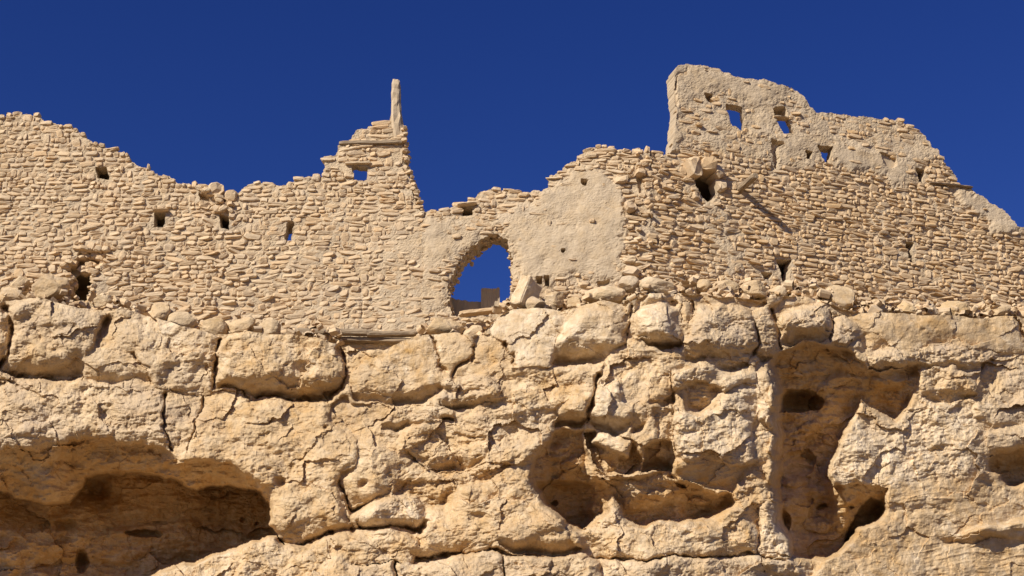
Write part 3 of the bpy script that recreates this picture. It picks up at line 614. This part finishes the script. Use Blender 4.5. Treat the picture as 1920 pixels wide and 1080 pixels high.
        for rank, i in enumerate(order):
            u, z, w, h, rnd = A[i]; var = int(rg.integers(NV)); dep = float(rg.uniform(.16, .24))
            th = math.radians(tilt + rg.normal(0, tj * (1 + 1.6 * rnd))); lean = rg.normal(0, .06 + .1 * rnd); yaw = rg.normal(0, .08 + .16 * rnd)
            loc = s.pl.pt(np.array(u), np.array(z), np.array(s.wob(np.array([u]), np.array([z]))[0] + pr[i] - dep / 2)) - s.org
            Mx = Matrix.Translation(loc) @ Matrix.Rotation(s.pl.yaw + yaw, 4, 'Z') @ Matrix.Rotation(lean, 4, 'X') @ Matrix.Rotation(-th, 4, 'Y') @ Matrix.Diagonal((w * 1.0, dep, h * 1.02, 1))
            if rank < limit:
                o = link("stone", (SMESHR if s.name == "ruined_house_wall" else SMESH)[var], s.root); o.matrix_basis = Mx
            else:
                v, f = SHAPES[var]; m = np.array(Mx); fV.append(v @ m[:3, :3].T + m[:3, 3]); fF.append(f + off); off += len(v)
                fC.append(np.tile(rg.random(3), (len(v), 1)))
        if fV:
            o = link("stones", new_mesh("stones", np.concatenate(fV), np.concatenate(fF), M_STONERA if s.name == "ruined_house_wall" else M_STONEA, False, np.concatenate(fC)), s.root)
            o["kind"] = "stuff"
        print(s.name, len(A), "stones")

ARCH = [(846,592),(842,575),(840,555),(839,535),(852,507),(862,485),(880,465),(895,452),(915,441),(930,437),(942,442),(954,451),(955,470),(962,485),(958,500),(961,520),(958,545),(953,560),(945,575),(940,592)]
# --- left wall
OUT_L = [(-230,700),(-230,262),(-150,236),(-60,226),(0,217),(10,214),(40,211),(48,208),(58,212),(70,214),(84,224),(88,229),(97,228),(110,229),(120,236),(143,240),(150,252),(165,258),(176,263),(187,270),(214,276),(222,281),(238,282),(245,297),(260,307),(277,315),(300,324),(325,330),(338,340),(360,342),(395,346),(412,348),(419,356),(424,366),(428,372),(436,360),(447,356),(455,345),(467,340),(485,340),(505,339),(525,344),(540,337),(560,332),(572,327),(600,327),(604,325),(604,290),(626,287),(632,275),(637,264),(655,260),(665,242),(685,239),(689,231),(725,230),(728,224),(732,213),(750,213),(752,240),(756,295),(758,317),(769,322),(775,360),(784,385),(792,402),(801,420),(801,700)]
LW = Wall("ruined_stone_wall", PA, OUT_L, "long rough stone wall left of the arch, stepping up to a thin spire", .42, -.036, 100, (380, 640))
LW.holes = [[(178,313),(200,311),(204,335),(183,334)], [(410,400),(430,404),(429,430),(414,427)], [(288,398),(311,398),(306,425),(287,425)], [(127,512),(148,500),(177,500),(173,540),(160,580),(115,580)], [(537,425),(549,425),(545,450),(532,450)], [(659,311),(690,311),(687,337),(662,337)]]
LW.rooms = [[(178,313),(200,311),(204,335),(183,334)], [(410,400),(430,404),(429,430),(414,427)], [(288,398),(311,398),(306,425),(287,425)], [(127,512),(148,500),(177,500),(173,540),(160,580),(115,580)]]
LW.splay = [([(659,311),(690,311),(687,337),(662,337)], 0., .06)]
LW.pits = [
           ([(150,467),(200,466),(197,493),(176,510),(172,540),(160,575),(120,575),(125,540),(130,517),(120,500),(140,482)], .36), ([(539,416),(551,416),(549,427),(537,427)], .4), ([(372,360),(390,358),(392,375),(376,376)], .25), ([(410,372),(432,372),(428,398),(414,398)], .12),
           ([(655,300),(694,300),(690,311),(659,311)], .02)]
LW.zones = [([(-80,480),(480,455),(490,640),(-80,640)], -.052, 30), ([(430,395),(600,370),(740,400),(800,400),(800,640),(430,640)], -.024, 40), ([(725,400),(800,385),(800,640),(735,640),(700,560)], -.004, 25),
            ([(0,250),(110,300),(130,380),(40,470),(-60,460)], -.028, 30), ([(655,590),(780,585),(780,640),(560,640)], -.008, 15)]
def size_l(x, y):
    if 590 < x < 775 and y < 335: return .26, .13, .0
    if y < 330: return .18, .1, .05
    if 370 < x < 450: return .21, .10, .8
    if y > 540 and x < 480: return .29, .05, .5
    if y > 470: return .24, .06, .25
    return .205, .09, .12
LW.rowh = .124; LW.core(); LW.stones(size_l, (.010, .020), tilt=3.0, tj=6)

# --- arch wall
OUT_M = [(789,700),(789,408),(793,402),(800,394),(806,389),(815,395),(835,391),(852,380),(880,374),(888,368),(899,355),(920,351),(945,353),(968,350),(975,355),(990,357),(1005,352),(1013,355),(1020,352),(1027,350),(1027,325),(1040,322),(1053,321),(1052,312),(1060,305),(1078,297),(1085,287),(1098,278),(1110,271),(1130,274),(1145,277),(1160,276),(1175,280),(1197,274),(1215,281),(1222,283),(1222,700)]
MW = Wall("ruined_arch_wall", PA, OUT_M, "stone wall with a broken arched doorway and smooth mud plaster panel", .72, -.032, 200, (1000, 600))
MW.holes = [ARCH]; MW.skew = (ARCH, .07)
MW.rooms = []
MW.pits = [([(866,388),(885,390),(884,402),(870,402)], .7), ([(1090,337),(1101,338),(1100,348),(1092,347)], .2), ([(1052,469),(1060,469),(1060,475),(1053,475)], .12), ([(1006,521),(1016,520),(1016,532),(1008,532)], .3), ([(1022,519),(1029,519),(1030,535),(1023,535)], .3), ([(1120,528),(1145,524),(1142,530),(1124,536)], .15), ([(1172,380),(1184,378),(1184,400),(1176,398)], .25), ([(1195,330),(1203,330),(1206,360),(1200,362)], .2)]
MW.zones = [([(785,415),(870,404),(960,398),(965,440),(930,426),(880,452),(832,520),(832,580),(785,605)], .026, 12), ([(960,395),(1030,352),(1080,312),(1120,315),(1165,345),(1178,375),(1172,430),(1168,526),(975,524),(968,480),(958,440)], .046, 14),
            ([(1196,338),(1240,335),(1242,378),(1204,372)], .04, 5), ([(1180,300),(1225,290),(1225,600),(1172,600),(1175,420)], -.065, 12)]
def size_m(x, y):
    if x > 1165: return .24, .105, .6
    if y < 400: return .24, .09, .15
    return .22, .085, .1
MW.core(); MW.stones(size_m, (.006, .036), tilt=2.0)

# --- right wall with the tall house front
OUT_R = [(1212,700),(1212,280),(1230,284),(1245,289),(1257,286),(1263,250),(1268,200),(1263,150),(1262,136),(1268,124),(1278,119),(1300,121),(1330,126),(1350,132),(1375,142),(1400,148),(1435,150),(1460,158),(1495,169),(1505,180),(1515,195),(1533,209),(1555,211),(1580,213),(1600,219),(1625,218),(1650,222),(1675,222),(1690,222),(1704,228),(1715,238),(1731,245),(1738,258),(1748,275),(1758,279),(1762,292),(1775,307),(1790,322),(1806,345),(1820,350),(1835,365),(1865,385),(1890,405),(1905,425),(1920,428),(1980,445),(2140,470),(2140,700)]
RW = Wall("ruined_house_wall", PB, OUT_R, "tall ruined house front with small windows, right of the plaster panel", .42, -.042, 300, (1560, 590))
RW.holes = [[(1300,332),(1320,322),(1337,330),(1352,350),(1337,372),(1328,378),(1312,360)], [(1509,282),(1523,284),(1519,300),(1512,298)], [(1715,314),(1737,318),(1733,341),(1724,340)], [(1697,452),(1715,455),(1711,468),(1717,490),(1706,491),(1702,472)], [(1456,484),(1485,486),(1481,527),(1468,525)], [(1360,194),(1392,200),(1396,247),(1372,236),(1362,210)], [(1452,216),(1477,220),(1487,253),(1467,252)], [(1530,272),(1560,276),(1555,308),(1545,303)]]
RW.rooms = [[(1300,332),(1320,322),(1337,330),(1352,350),(1337,372),(1328,378),(1312,360)], [(1509,282),(1523,284),(1519,300),(1512,298)], [(1715,314),(1737,318),(1733,341),(1724,340)], [(1697,452),(1715,455),(1711,468),(1717,490),(1706,491),(1702,472)], [(1456,484),(1485,486),(1481,527),(1468,525)]]
RW.splay = [([(1360,194),(1392,200),(1396,247),(1372,236),(1362,210)], .14, .07), ([(1452,216),(1477,220),(1487,253),(1467,252)], .17, .12), ([(1530,272),(1560,276),(1555,308),(1545,303)], .1, .04)]
RW.pits = [([(1322,176),(1336,177),(1335,193),(1325,188)], .3), ([(1450,202),(1473,200),(1476,217),(1452,219)], .35),
           ([(1446,262),(1470,270),(1458,276),(1461,300),(1456,315),(1450,300)], .16), ([(1648,287),(1680,290),(1680,312),(1668,316),(1655,305)], .07),
           ([(1430,510),(1448,512),(1446,522),(1434,522)], .3), ([(1485,548),(1494,548),(1494,553),(1486,553)], .2), ([(1270,142),(1262,175),(1268,200),(1273,200),(1268,170)], .05)]
RW.zones = [([(1240,90),(1500,140),(1780,280),(1745,300),(1735,345),(1640,325),(1560,312),(1450,318),(1400,300),(1320,290),(1250,285)], .012, 12), ([(1290,125),(1350,130),(1500,170),(1520,215),(1480,200),(1330,170),(1280,200),(1275,150)], .045, 12),
            ([(1450,248),(1540,260),(1640,277),(1700,290),(1720,312),(1690,345),(1640,322),(1568,312),(1565,270),(1450,262)], .042, 12), ([(1470,262),(1530,270),(1545,310),(1462,312)], .036, 10), ([(1400,215),(1450,225),(1450,255),(1400,250)], .045, 8),
            ([(1786,352),(1830,350),(1960,440),(1900,445),(1860,425),(1820,392)], .055, 10), ([(1250,110),(1280,110),(1276,150),(1274,200),(1270,250),(1262,290),(1245,290)], .05, 5), ([(1310,385),(1345,368),(1378,440),(1390,500),(1370,520),(1340,490),(1318,425)], .02, 10), ([(1465,495),(1500,490),(1520,530),(1480,545)], -.012, 10), ([(1620,440),(1690,440),(1700,520),(1600,520)], -.030, 30), ([(1760,520),(1860,500),(1880,560),(1780,570)], -.022, 20), ([(1860,440),(1960,440),(1960,560),(1900,540)], -.04, 20)]
def size_r(x, y):
    if x < 1320 and y > 290: return .25, .105, .65
    if y > 535: return .28, .115, .5
    return .22, .08, .15
RW.sin = 1; RW.rowh = .114; RW.core(inset=1.0); RW.stones(size_r, (.010, .032), tilt=0.0, tj=4.0)

def lining(wall, line, n, seed, depth=(.05, .8), size=(.06, .16), inward=2.5):
    rg = np.random.default_rng(seed); p = np.array(line, float); L_ = np.cumsum([0] + list(np.hypot(*np.diff(p, axis=0).T)))
    fV = []; fF = []; fC = []; off = 0
    for _ in range(n):
        t = rg.uniform(0, L_[-1]); x = np.interp(t, L_, p[:, 0]) + rg.normal(0, 1.5); y = np.interp(t, L_, p[:, 1]) + rg.normal(0, 1.5)
        u, z = wall.pl.uz(np.array([x]), np.array([y])); d = rg.uniform(*depth)
        if wall.skew: u = u + wall.skew[1] * .75 * d / wall.T
        c = wall.pl.pt(u, z, np.array([-d]))[0] - wall.org; v, f = SHAPES[int(rg.integers(NV))]; a = rg.uniform(*size)
        Mx = Matrix.Rotation(wall.pl.yaw + rg.normal(0, .3), 3, 'Z') @ Matrix.Rotation(rg.normal(0, .3), 3, 'Y') @ Matrix.Diagonal((a * rg.uniform(.9, 1.4), a * rg.uniform(1, 1.6), a * rg.uniform(.45, .8)))
        fV.append(v @ np.array(Mx).T + c); fF.append(f + off); off += len(v); fC.append(np.tile(rg.random(3), (len(v), 1)))
    o = link("rubble_edge", new_mesh("rubble_edge", np.concatenate(fV), np.concatenate(fF), M_STONEA, False, np.concatenate(fC)), wall.root); o["kind"] = "stuff"
lining(MW, ARCH, 150, 61, (.12, .85), (.05, .11))
lining(LW, [(757,225),(760,300),(764,318),(776,350),(788,388),(796,405)], 90, 62, (.0, .4))
lining(LW, [(150,467),(200,466),(197,493),(176,510),(172,540),(160,572),(122,572),(125,540),(130,517),(120,500),(140,482)], 120, 63, (.0, .5), (.1, .22))
lining(LW, [(150,478),(192,474),(188,490),(155,492),(150,505),(175,500)], 30, 66, (.2, .36), (.12, .24))
lining(LW, [(372,352),(392,362),(410,372),(416,398),(430,375),(432,400)], 40, 64, (-.08, .2), (.12, .24))
lining(RW, [(1284,318),(1300,318),(1320,316),(1340,324)], 12, 65, (-.1, .4), (.12, .26))
def add_dark_box(wall, poly, deep=1.3):
    """closed box added behind an opening so that it reads dark"""
    p = np.array(poly, float); u, z = wall.pl.uz(p[:, 0], p[:, 1]); a, b, c, d = u.min() - .3, u.max() + .3, z.min() - .15, z.max() + .06
    f0 = -wall.T + .03; f1 = f0 - deep; t = .12
    def bx(u0, u1, z0, z1, o0, o1):
        return np.array([wall.pl.pt(np.array(x), np.array(zz), np.array(o)) - wall.org for o in (o0, o1) for zz in (z0, z1) for x in (u0, u1)])
    q = np.array([[0, 1, 3, 2], [5, 4, 6, 7], [4, 0, 2, 6], [1, 5, 7, 3], [2, 3, 7, 6], [4, 5, 1, 0]])
    parts = [bx(a - t, a, c, d, f0, f1), bx(b, b + t, c, d, f0, f1), bx(a - t, b + t, d, d + t, f0, f1), bx(a - t, b + t, c - t, c, f0, f1), bx(a - t, b + t, c - t, d + t, f1, f1 - t)]
    V_ = np.concatenate(parts); Q = np.concatenate([q + 8 * i for i in range(5)])
    link("dark_box", new_mesh("dark_box", V_, Q, M_MUD, False, np.tile([[.5, .2, .3]], (len(V_), 1))), wall.root)
for w_ in (LW, MW, RW):
    for p_ in w_.rooms: add_dark_box(w_, p_)  # unseen boxes, added to keep these openings dark
def big_stone(wall, x0, x1, y0, y1, out, seed, rot=0.):
    rg = np.random.default_rng(seed); u, z = wall.pl.uz(np.array([x0, x1], float), np.array([y1, y0], float)); dep = out + .35
    o = link("stone", SMESH[seed % NV], wall.root); c = wall.pl.pt(u.mean(), z.mean(), np.array(out - dep / 2)) - wall.org
    o.matrix_basis = Matrix.Translation(c) @ Matrix.Rotation(wall.pl.yaw + rg.normal(0, .15), 4, 'Z') @ Matrix.Rotation(rot, 4, 'Y') @ Matrix.Diagonal((abs(u[1] - u[0]) * 1.05, dep, abs(z[1] - z[0]) * 1.05, 1))
for i, a in enumerate(((1283, 1309, 302, 334, .30), (1312, 1338, 305, 326, .34), (1334, 1352, 316, 336, .25), (1340, 1360, 338, 358, .12), (1298, 1312, 360, 374, .08))): big_stone(RW, *a, 500 + i, .3 * (i % 3 - 1))
for i, a in enumerate(((390, 420, 345, 368, .14), (420, 446, 357, 378, .10), (372, 396, 376, 392, .08), (398, 418, 384, 402, .10), (428, 444, 396, 412, .08))): big_stone(LW, *a, 520 + i, .25 * (i % 3 - 1))
for i, a in enumerate(((1170, 1192, 378, 398, .16), (1170, 1196, 482, 494, .12), (1168, 1200, 500, 518, .14), (1150, 1180, 330, 345, .1), (1190, 1212, 318, 330, .12))): big_stone(MW, *a, 540 + i, .2 * (i % 3 - 1))
# ------------------------------------------------------------------ wall parts: spire, beams, slabs
def beam(name, parent, org, P0, P1, w, h, mat, seed, segs=14, sides=10, rnd=.12, kink=.02):
    rg = np.random.default_rng(seed); P0 = np.array(P0, float); P1 = np.array(P1, float)
    ax = P1 - P0; Lg = np.linalg.norm(ax); ax /= Lg; sd = np.cross(ax, [0, 0, 1.0]); sd /= np.linalg.norm(sd); up = np.cross(sd, ax)
    V_ = []; prof = 1 + rg.uniform(-rnd, rnd, sides); off = np.cumsum(rg.normal(0, kink, (segs + 1, 2)), 0); off -= off.mean(0)
    for i in range(segs + 1):
        t = i / segs; e = .82 if i in (0, segs) else 1.0
        for k in range(sides):
            a = 2 * math.pi * k / sides; c, s_ = math.cos(a), math.sin(a); q = prof[k] * e * (1 + rg.uniform(-.05, .05))
            V_.append([t * Lg, q * np.sign(c) * abs(c) ** .7 * w / 2 + off[i, 0] * w, q * np.sign(s_) * abs(s_) ** .7 * h / 2 + off[i, 1] * h])
    f = []
    for i in range(segs):
        for k in range(sides):
            j = (k + 1) % sides; a = i * sides; b = a + sides
            f += [[a + k, a + j, b + j], [a + k, b + j, b + k]]
    n0 = len(V_); V_.append([0, 0, 0]); V_.append([Lg, 0, 0])
    for k in range(sides):
        j = (k + 1) % sides; f += [[n0, j, k], [n0 + 1, segs * sides + k, segs * sides + j]]
    o = link(name, new_mesh(name, np.array(V_), np.array(f), mat, False, np.tile(rg.random(3), (len(V_), 1))), parent)
    o.matrix_basis = Matrix.Translation(P0 - np.array(org)) @ Matrix(((ax[0], sd[0], up[0], 0), (ax[1], sd[1], up[1], 0), (ax[2], sd[2], up[2], 0), (0, 0, 0, 1)))
    return o
def wp(pl, x, y, out):
    u, z = pl.uz(np.array([x], float), np.array([y], float)); return pl.pt(u, z, np.array([out]))[0]
# mud spire on the corner of the left wall
def spire():
    prof = [(745,762,325),(744,760,300),(741,758.5,275),(735,757,250),(731,755,232),(730.5,753.5,216),(731,752,207),(731.5,751,198),(731,750.5,190),(732,750,182),(731,750,172),(732.5,749.5,162),(732,749,154),(733,748,147),(734.5,747,143.5),(737.5,744.5,141.5)]
    Vv = []; f = []; n = 14; rg = np.random.default_rng(5)
    ph = rg.uniform(.9, 1.1, n)
    for (xl, xr, y) in prof:
        a = wp(PA, xl, y, 0); b = wp(PA, xr, y, 0); c = (a + b) / 2; hw = (b[0] - a[0]) / 2; hd = .26 * hw / .14
        for k in range(n):
            t = 2 * math.pi * k / n; q = rg.uniform(.90, 1.10) * ph[k]
            cs, sn = math.cos(t), math.sin(t)
            Vv.append(c + np.array([q * hw * np.sign(cs) * abs(cs) ** .7, .28 + q * hd * np.sign(sn) * abs(sn) ** .7, 0]))
    for i in range(len(prof) - 1):
        for k in range(n):
            j = (k + 1) % n; f += [[i * n + k, i * n + j, i * n + n + j], [i * n + k, i * n + n + j, i * n + n + k]]
    c = len(Vv); Vv.append(np.mean(Vv[-n:], 0) + np.array([0, 0, .015]))
    for k in range(n): f.append([c - n + k, c - n + (k + 1) % n, c])
    Vv = np.array(Vv) - LW.org
    o = link("spire", new_mesh("spire", Vv, np.array(f), M_MUD, False, np.tile([[.6, .5, .2]], (len(Vv), 1))), LW.root); o["label"] = "thin plastered spire on the wall corner"
spire()
beam("lintel_beam", LW.root, LW.org, wp(PA, 636, 269, -.03), wp(PA, 754, 266, -.02), .2, .11, M_WOOD, 11)
beam("lintel_slab", LW.root, LW.org, wp(PA, 648, 308, .0), wp(PA, 696, 307, .0), .22, .05, M_STONEA, 12, 8)
beam("timber_beam", LW.root, LW.org, wp(PA, 556, 627, .22), wp(PA, 700, 632, .25), .22, .15, M_WOOD, 13)
beam("timber_beam", LW.root, LW.org, wp(PA, 690, 634, .26), wp(PA, 784, 631, .2), .2, .13, M_WOOD, 14)
beam("timber_beam", LW.root, LW.org, wp(PA, 600, 640, .12), wp(PA, 770, 642, .12), .2, .12, M_WOOD, 15)
beam("lintel_slab", LW.root, LW.org, wp(PA, 757, 319, -.05), wp(PA, 774, 321, -.05), .2, .04, M_STONEA, 16, 4)
beam("lintel_slab", LW.root, LW.org, wp(PA, 288, 396, .03), wp(PA, 316, 395, .03), .2, .06, M_STONEA, 17, 5)
beam("lintel_slab", MW.root, MW.org, wp(PA, 858, 386, .04), wp(PA, 894, 383, .04), .22, .06, M_STONEA, 18, 6)
beam("sill_slab", MW.root, MW.org, wp(PA, 862, 598, .3), wp(PA, 952, 587, .25), .3, .1, M_STONEA, 19, 9)
beam("projecting_beam", RW.root, RW.org, wp(PB, 1387, 356, -.35), wp(PB, 1388, 354, .85), .19, .16, M_WOOD, 20)["label"] = "timber beam sticking out of the house wall"
beam("lintel_beam", RW.root, RW.org, wp(PB, 1742, 343, .0), wp(PB, 1822, 352, .0), .16, .05, M_WOOD, 21)
beam("lintel_slab", RW.root, RW.org, wp(PB, 1449, 220, .0), wp(PB, 1478, 223, .0), .25, .045, M_STONEA, 22, 5)

# ------------------------------------------------------------------ stub of a wall behind the arch
st = bpy.data.objects.new("wall_stub", None); COL.objects.link(st); so = at(900, 590, 33.1) ; st.location = so
tag(st, "low shadowed wall stub with a square pier seen through the arch", "wall", kind="thing")
def rough_box(name, x0, x1, yt, yb, Y, thick, parent, org, seed, drop=0):
    a = at(np.array(x0), np.array(yt), np.array(Y)); b = at(np.array(x1), np.array(yt + drop), np.array(Y)); z0 = at(np.array(x0), np.array(yb), np.array(Y))[2]
    nx, nz = 30, 16; rg = np.random.default_rng(seed); Vv = []; f = []
    for side in (0, 1):
        for j in range(nz + 1):
            for i in range(nx + 1):
                t = i / nx; zt = a[2] + (b[2] - a[2]) * t + .03 * math.sin(5 * t + seed) * (x1 - x0) / 110 + rg.uniform(-.02, .02)
                Vv.append([a[0] + (b[0] - a[0]) * t + .0 * t, Y + side * thick + rg.uniform(-.006, .006), z0 + (zt - z0) * j / nz])
    M_ = (nx + 1) * (nz + 1)
    g = lambda s_, i, j: s_ * M_ + j * (nx + 1) + i
    for j in range(nz):
        for i in range(nx):
            f.append([g(0, i, j), g(0, i + 1, j), g(0, i + 1, j + 1), g(0, i, j + 1)]); f.append([g(1, i + 1, j), g(1, i, j), g(1, i, j + 1), g(1, i + 1, j + 1)])
    for j in range(nz):
        f.append([g(1, 0, j), g(0, 0, j), g(0, 0, j + 1), g(1, 0, j + 1)]); f.append([g(0, nx, j), g(1, nx, j), g(1, nx, j + 1), g(0, nx, j + 1)])
    for i in range(nx): f.append([g(0, i, nz), g(0, i + 1, nz), g(1, i + 1, nz), g(1, i, nz)])
    Vv = np.array(Vv) - org
    return link(name, new_mesh(name, Vv, np.array(f), M_MUD, False, np.tile([[1., .0, .2]], (len(Vv), 1))), parent)  # full grey, no pale: the stub's shade is put into its tone
rough_box("wall_body", 800, 912, 553, 700, 33.1, .4, st, so, 1, 14)
rough_box("pier", 902, 937, 541, 700, 33.0, .4, st, so, 2, -1)

# ------------------------------------------------------------------ loose boulders on the ledge
def boulder(px0, px1, py0, py1, label, seed, tone=None, rot=0., cuts=9, out=.45, deep=.8):
    rg = np.random.default_rng(seed); cx, cy = (px0 + px1) / 2, (py0 + py1) / 2
    Y = float(wall_y(np.array([cx]))[0]) - out
    c = at(np.array(cx), np.array(cy), np.array(Y)); sc = (Y) / FW[1] / F * 1.0
    hx = (px1 - px0) / 2 * sc * .98; hz = (py1 - py0) / 2 * sc * 1.05; hy = deep * (hx + hz) / 2
    bm_me = bpy.data.meshes.new("boulder")
    import bmesh
    bm = bmesh.new(); bmesh.ops.create_icosphere(bm, subdivisions=4, radius=1.0)
    P = np.array([v.co[:] for v in bm.verts])
    P = np.sign(P) * np.abs(P) ** .8
    for _ in range(cuts):
        nrm = rg.normal(0, 1, 3); nrm /= np.linalg.norm(nrm); d = rg.uniform(.62, .85)
        ex_ = P @ nrm - d; P = P - np.clip(ex_, 0, None)[:, None] * nrm * .93
    P = P / np.abs(P).max(0)
    q = fbm(P[:, 0] * 2 + P[:, 1], P[:, 2] * 2 - P[:, 1], 1.1, 5, .6, seed % 97); nn = P / np.linalg.norm(P, axis=1, keepdims=True)
    P = P + nn * (.06 * q)[:, None]
    P = P * np.array([hx, hy, hz])
    ca, sa = math.cos(rot), math.sin(rot)
    P = np.stack([P[:, 0] * ca - P[:, 2] * sa, P[:, 1], P[:, 0] * sa + P[:, 2] * ca], 1)
    for v, p in zip(bm.verts, P): v.co = p
    bm.to_mesh(bm_me); bm.free(); bm_me.materials.append(M_BOULDER)
    o = link("boulder", bm_me, None, c); tag(o, label, "boulder", "loose boulders on the ledge"); return o
BOULDERS = [
 (985,1024,556,582,"small brown rock wedged beneath the tilted pale slab",.0,9,.75), (1020,1062,545,577,"rounded brown rock right of the tilted pale slab",-.1,9,.6),
 (1094,1172,534,570,"wide flat brown boulder below the plaster panel",-.05,9,.5), (1156,1200,518,550,"pinkish flat stone at the lower right corner of the plaster panel",.15,7,.45), (1196,1266,519,554,"pale humped boulder on the rim right of the plaster panel",-.1,6,.5),
 (1306,1334,524,550,"small upright pale stone left of the dark brown rubble",0,7,.5), (1334,1386,527,552,"low brown boulder between pale stone and square hole",0,9,.5), (1384,1442,528,562,"jagged tan boulder below the square hole in the wall",.2,9,.55),
 (1542,1602,535,584,"large angular pinkish boulder on the right ledge",.0,8,.5), (1628,1666,562,590,"small tan rock right of the large angular boulder",0,8,.5), (1678,1720,568,594,"blocky tan rock in the rubble of the right ledge",0,7,.5), (1760,1818,566,597,"flat topped golden block near the right end of the ledge",0,6,.5),
 (789,872,598,630,"smooth yellow oblong boulder under the left foot of the arch",-.02,6,.55), (868,906,610,636,"grey rubble lump below the arch sill",.1,9,.5), (62,130,511,562,"large pale boulder left of the dark hollow in the wall foot",.2,6,.5), (18,58,518,548,"tan rock at the far left wall foot",.1,8,.5), (-6,52,540,574,"rough brown rock at the left picture edge on the ledge",.0,9,.45),
 (313,372,587,619,"leftmost of the four large stones set under the left wall",.0,6,.55), (368,428,597,631,"second from left of the four large stones under the left wall",-.2,6,.6), (428,484,595,629,"third from left of the four large stones under the left wall",.05,8,.6), (484,530,597,632,"rightmost of the four large stones under the left wall, near the timber",-.1,8,.6), (278,320,568,604,"dark rounded boulder at the left wall foot",.1,9,.6),
 (174,212,550,576,"brown rock right of the dark hollow in the wall foot",.1,9,.6), (1062,1096,558,578,"small grey rubble stone left of the wide flat boulder",0,8,.5), (1440,1476,536,560,"brown rubble rock right of the jagged tan boulder",0,9,.5), (1722,1762,570,594,"rough rock left of the flat topped golden block",0,9,.5), (1850,1900,572,600,"reddish rock at the right end of the ledge",0,8,.5)]
for i, (a, b, c, d, lab, rot, cuts, ou) in enumerate(BOULDERS): boulder(a, b, c, d, lab, 40 + i, rot=rot, cuts=cuts, out=ou)

def tilted_slab():
    import bmesh
    c = at(np.array(986.), np.array(553.), np.array(YA - .5)); bm = bmesh.new(); bmesh.ops.create_cube(bm, size=1.0)
    for v in bm.verts:
        if v.co.z > 0: v.co.x = v.co.x * .8 + .06; v.co.z += .1 * (v.co.x < 0)
    bmesh.ops.bevel(bm, geom=list(bm.edges), offset=.07, segments=1, affect='EDGES')
    bmesh.ops.triangulate(bm, faces=list(bm.faces)); bmesh.ops.subdivide_edges(bm, edges=list(bm.edges), cuts=3, use_grid_fill=True)
    P = np.array([v.co[:] for v in bm.verts]); q = fbm(P[:, 0] * 2 + P[:, 1], P[:, 2] * 2 - P[:, 1], .6, 4, .6, 9)
    P = P * (1 + .10 * q)[:, None]
    for v, p in zip(bm.verts, P): v.co = p
    me = bpy.data.meshes.new("boulder"); bm.to_mesh(me); bm.free()
    col_ = me.color_attributes.new("tone", 'FLOAT_COLOR', 'POINT'); n_ = len(me.vertices)
    col_.data.foreach_set("color", np.tile([.1, 1., .1, 1.], n_).astype(np.float32)); me.materials.append(M_CLIFF)
    o = link("boulder", me); o.matrix_basis = Matrix.Translation(c) @ Matrix.Rotation(.36, 4, 'Y') @ Matrix.Rotation(-.75, 4, 'Z') @ Matrix.Diagonal((.42, .5, .72, 1))
    tag(o, "pale slab tilted against the right foot of the arch", "boulder", "loose boulders on the ledge")
tilted_slab()
# small rubble along the ledge: nobody could count it
def rubble():
    rg = np.random.default_rng(77); fV = []; fF = []; fC = []; off = 0
    for k_ in range(1350):
        x = rg.uniform(-200, 2100) if k_ < 900 else rg.uniform(1180, 2000); ry = float(lip(RIM, x)); y = ry - abs(rg.normal(0, 14)) + 4
        if 640 < x < 790 : continue
        v, f = SHAPES[int(rg.integers(NV))]; s_ = .05 + (.13 if k_ < 900 else .2) * rg.random() ** 2
        Y = float(wall_y(np.array([x]))[0]) - rg.uniform(.12, .7)
        c = at(np.array(x), np.array(y), np.array(Y))
        Mx = Matrix.Rotation(rg.uniform(0, 6.3), 3, 'Z') @ Matrix.Rotation(rg.normal(0, .5), 3, 'X') @ Matrix.Rotation(rg.normal(0, .4), 3, 'Y') @ Matrix.Diagonal((s_ * rg.uniform(1, 1.8), s_ * 1.3, s_ * rg.uniform(.6, 1.1)))
        fV.append(v @ np.array(Mx).T + c); fF.append(f + off); off += len(v); fC.append(np.tile(rg.random(3), (len(v), 1)))
    o = link("ledge_rubble", new_mesh("ledge_rubble", np.concatenate(fV), np.concatenate(fF), M_STONEA, False, np.concatenate(fC)))
    tag(o, "small broken stones strewn along the ledge below the walls", "rubble", None, "stuff")
rubble()
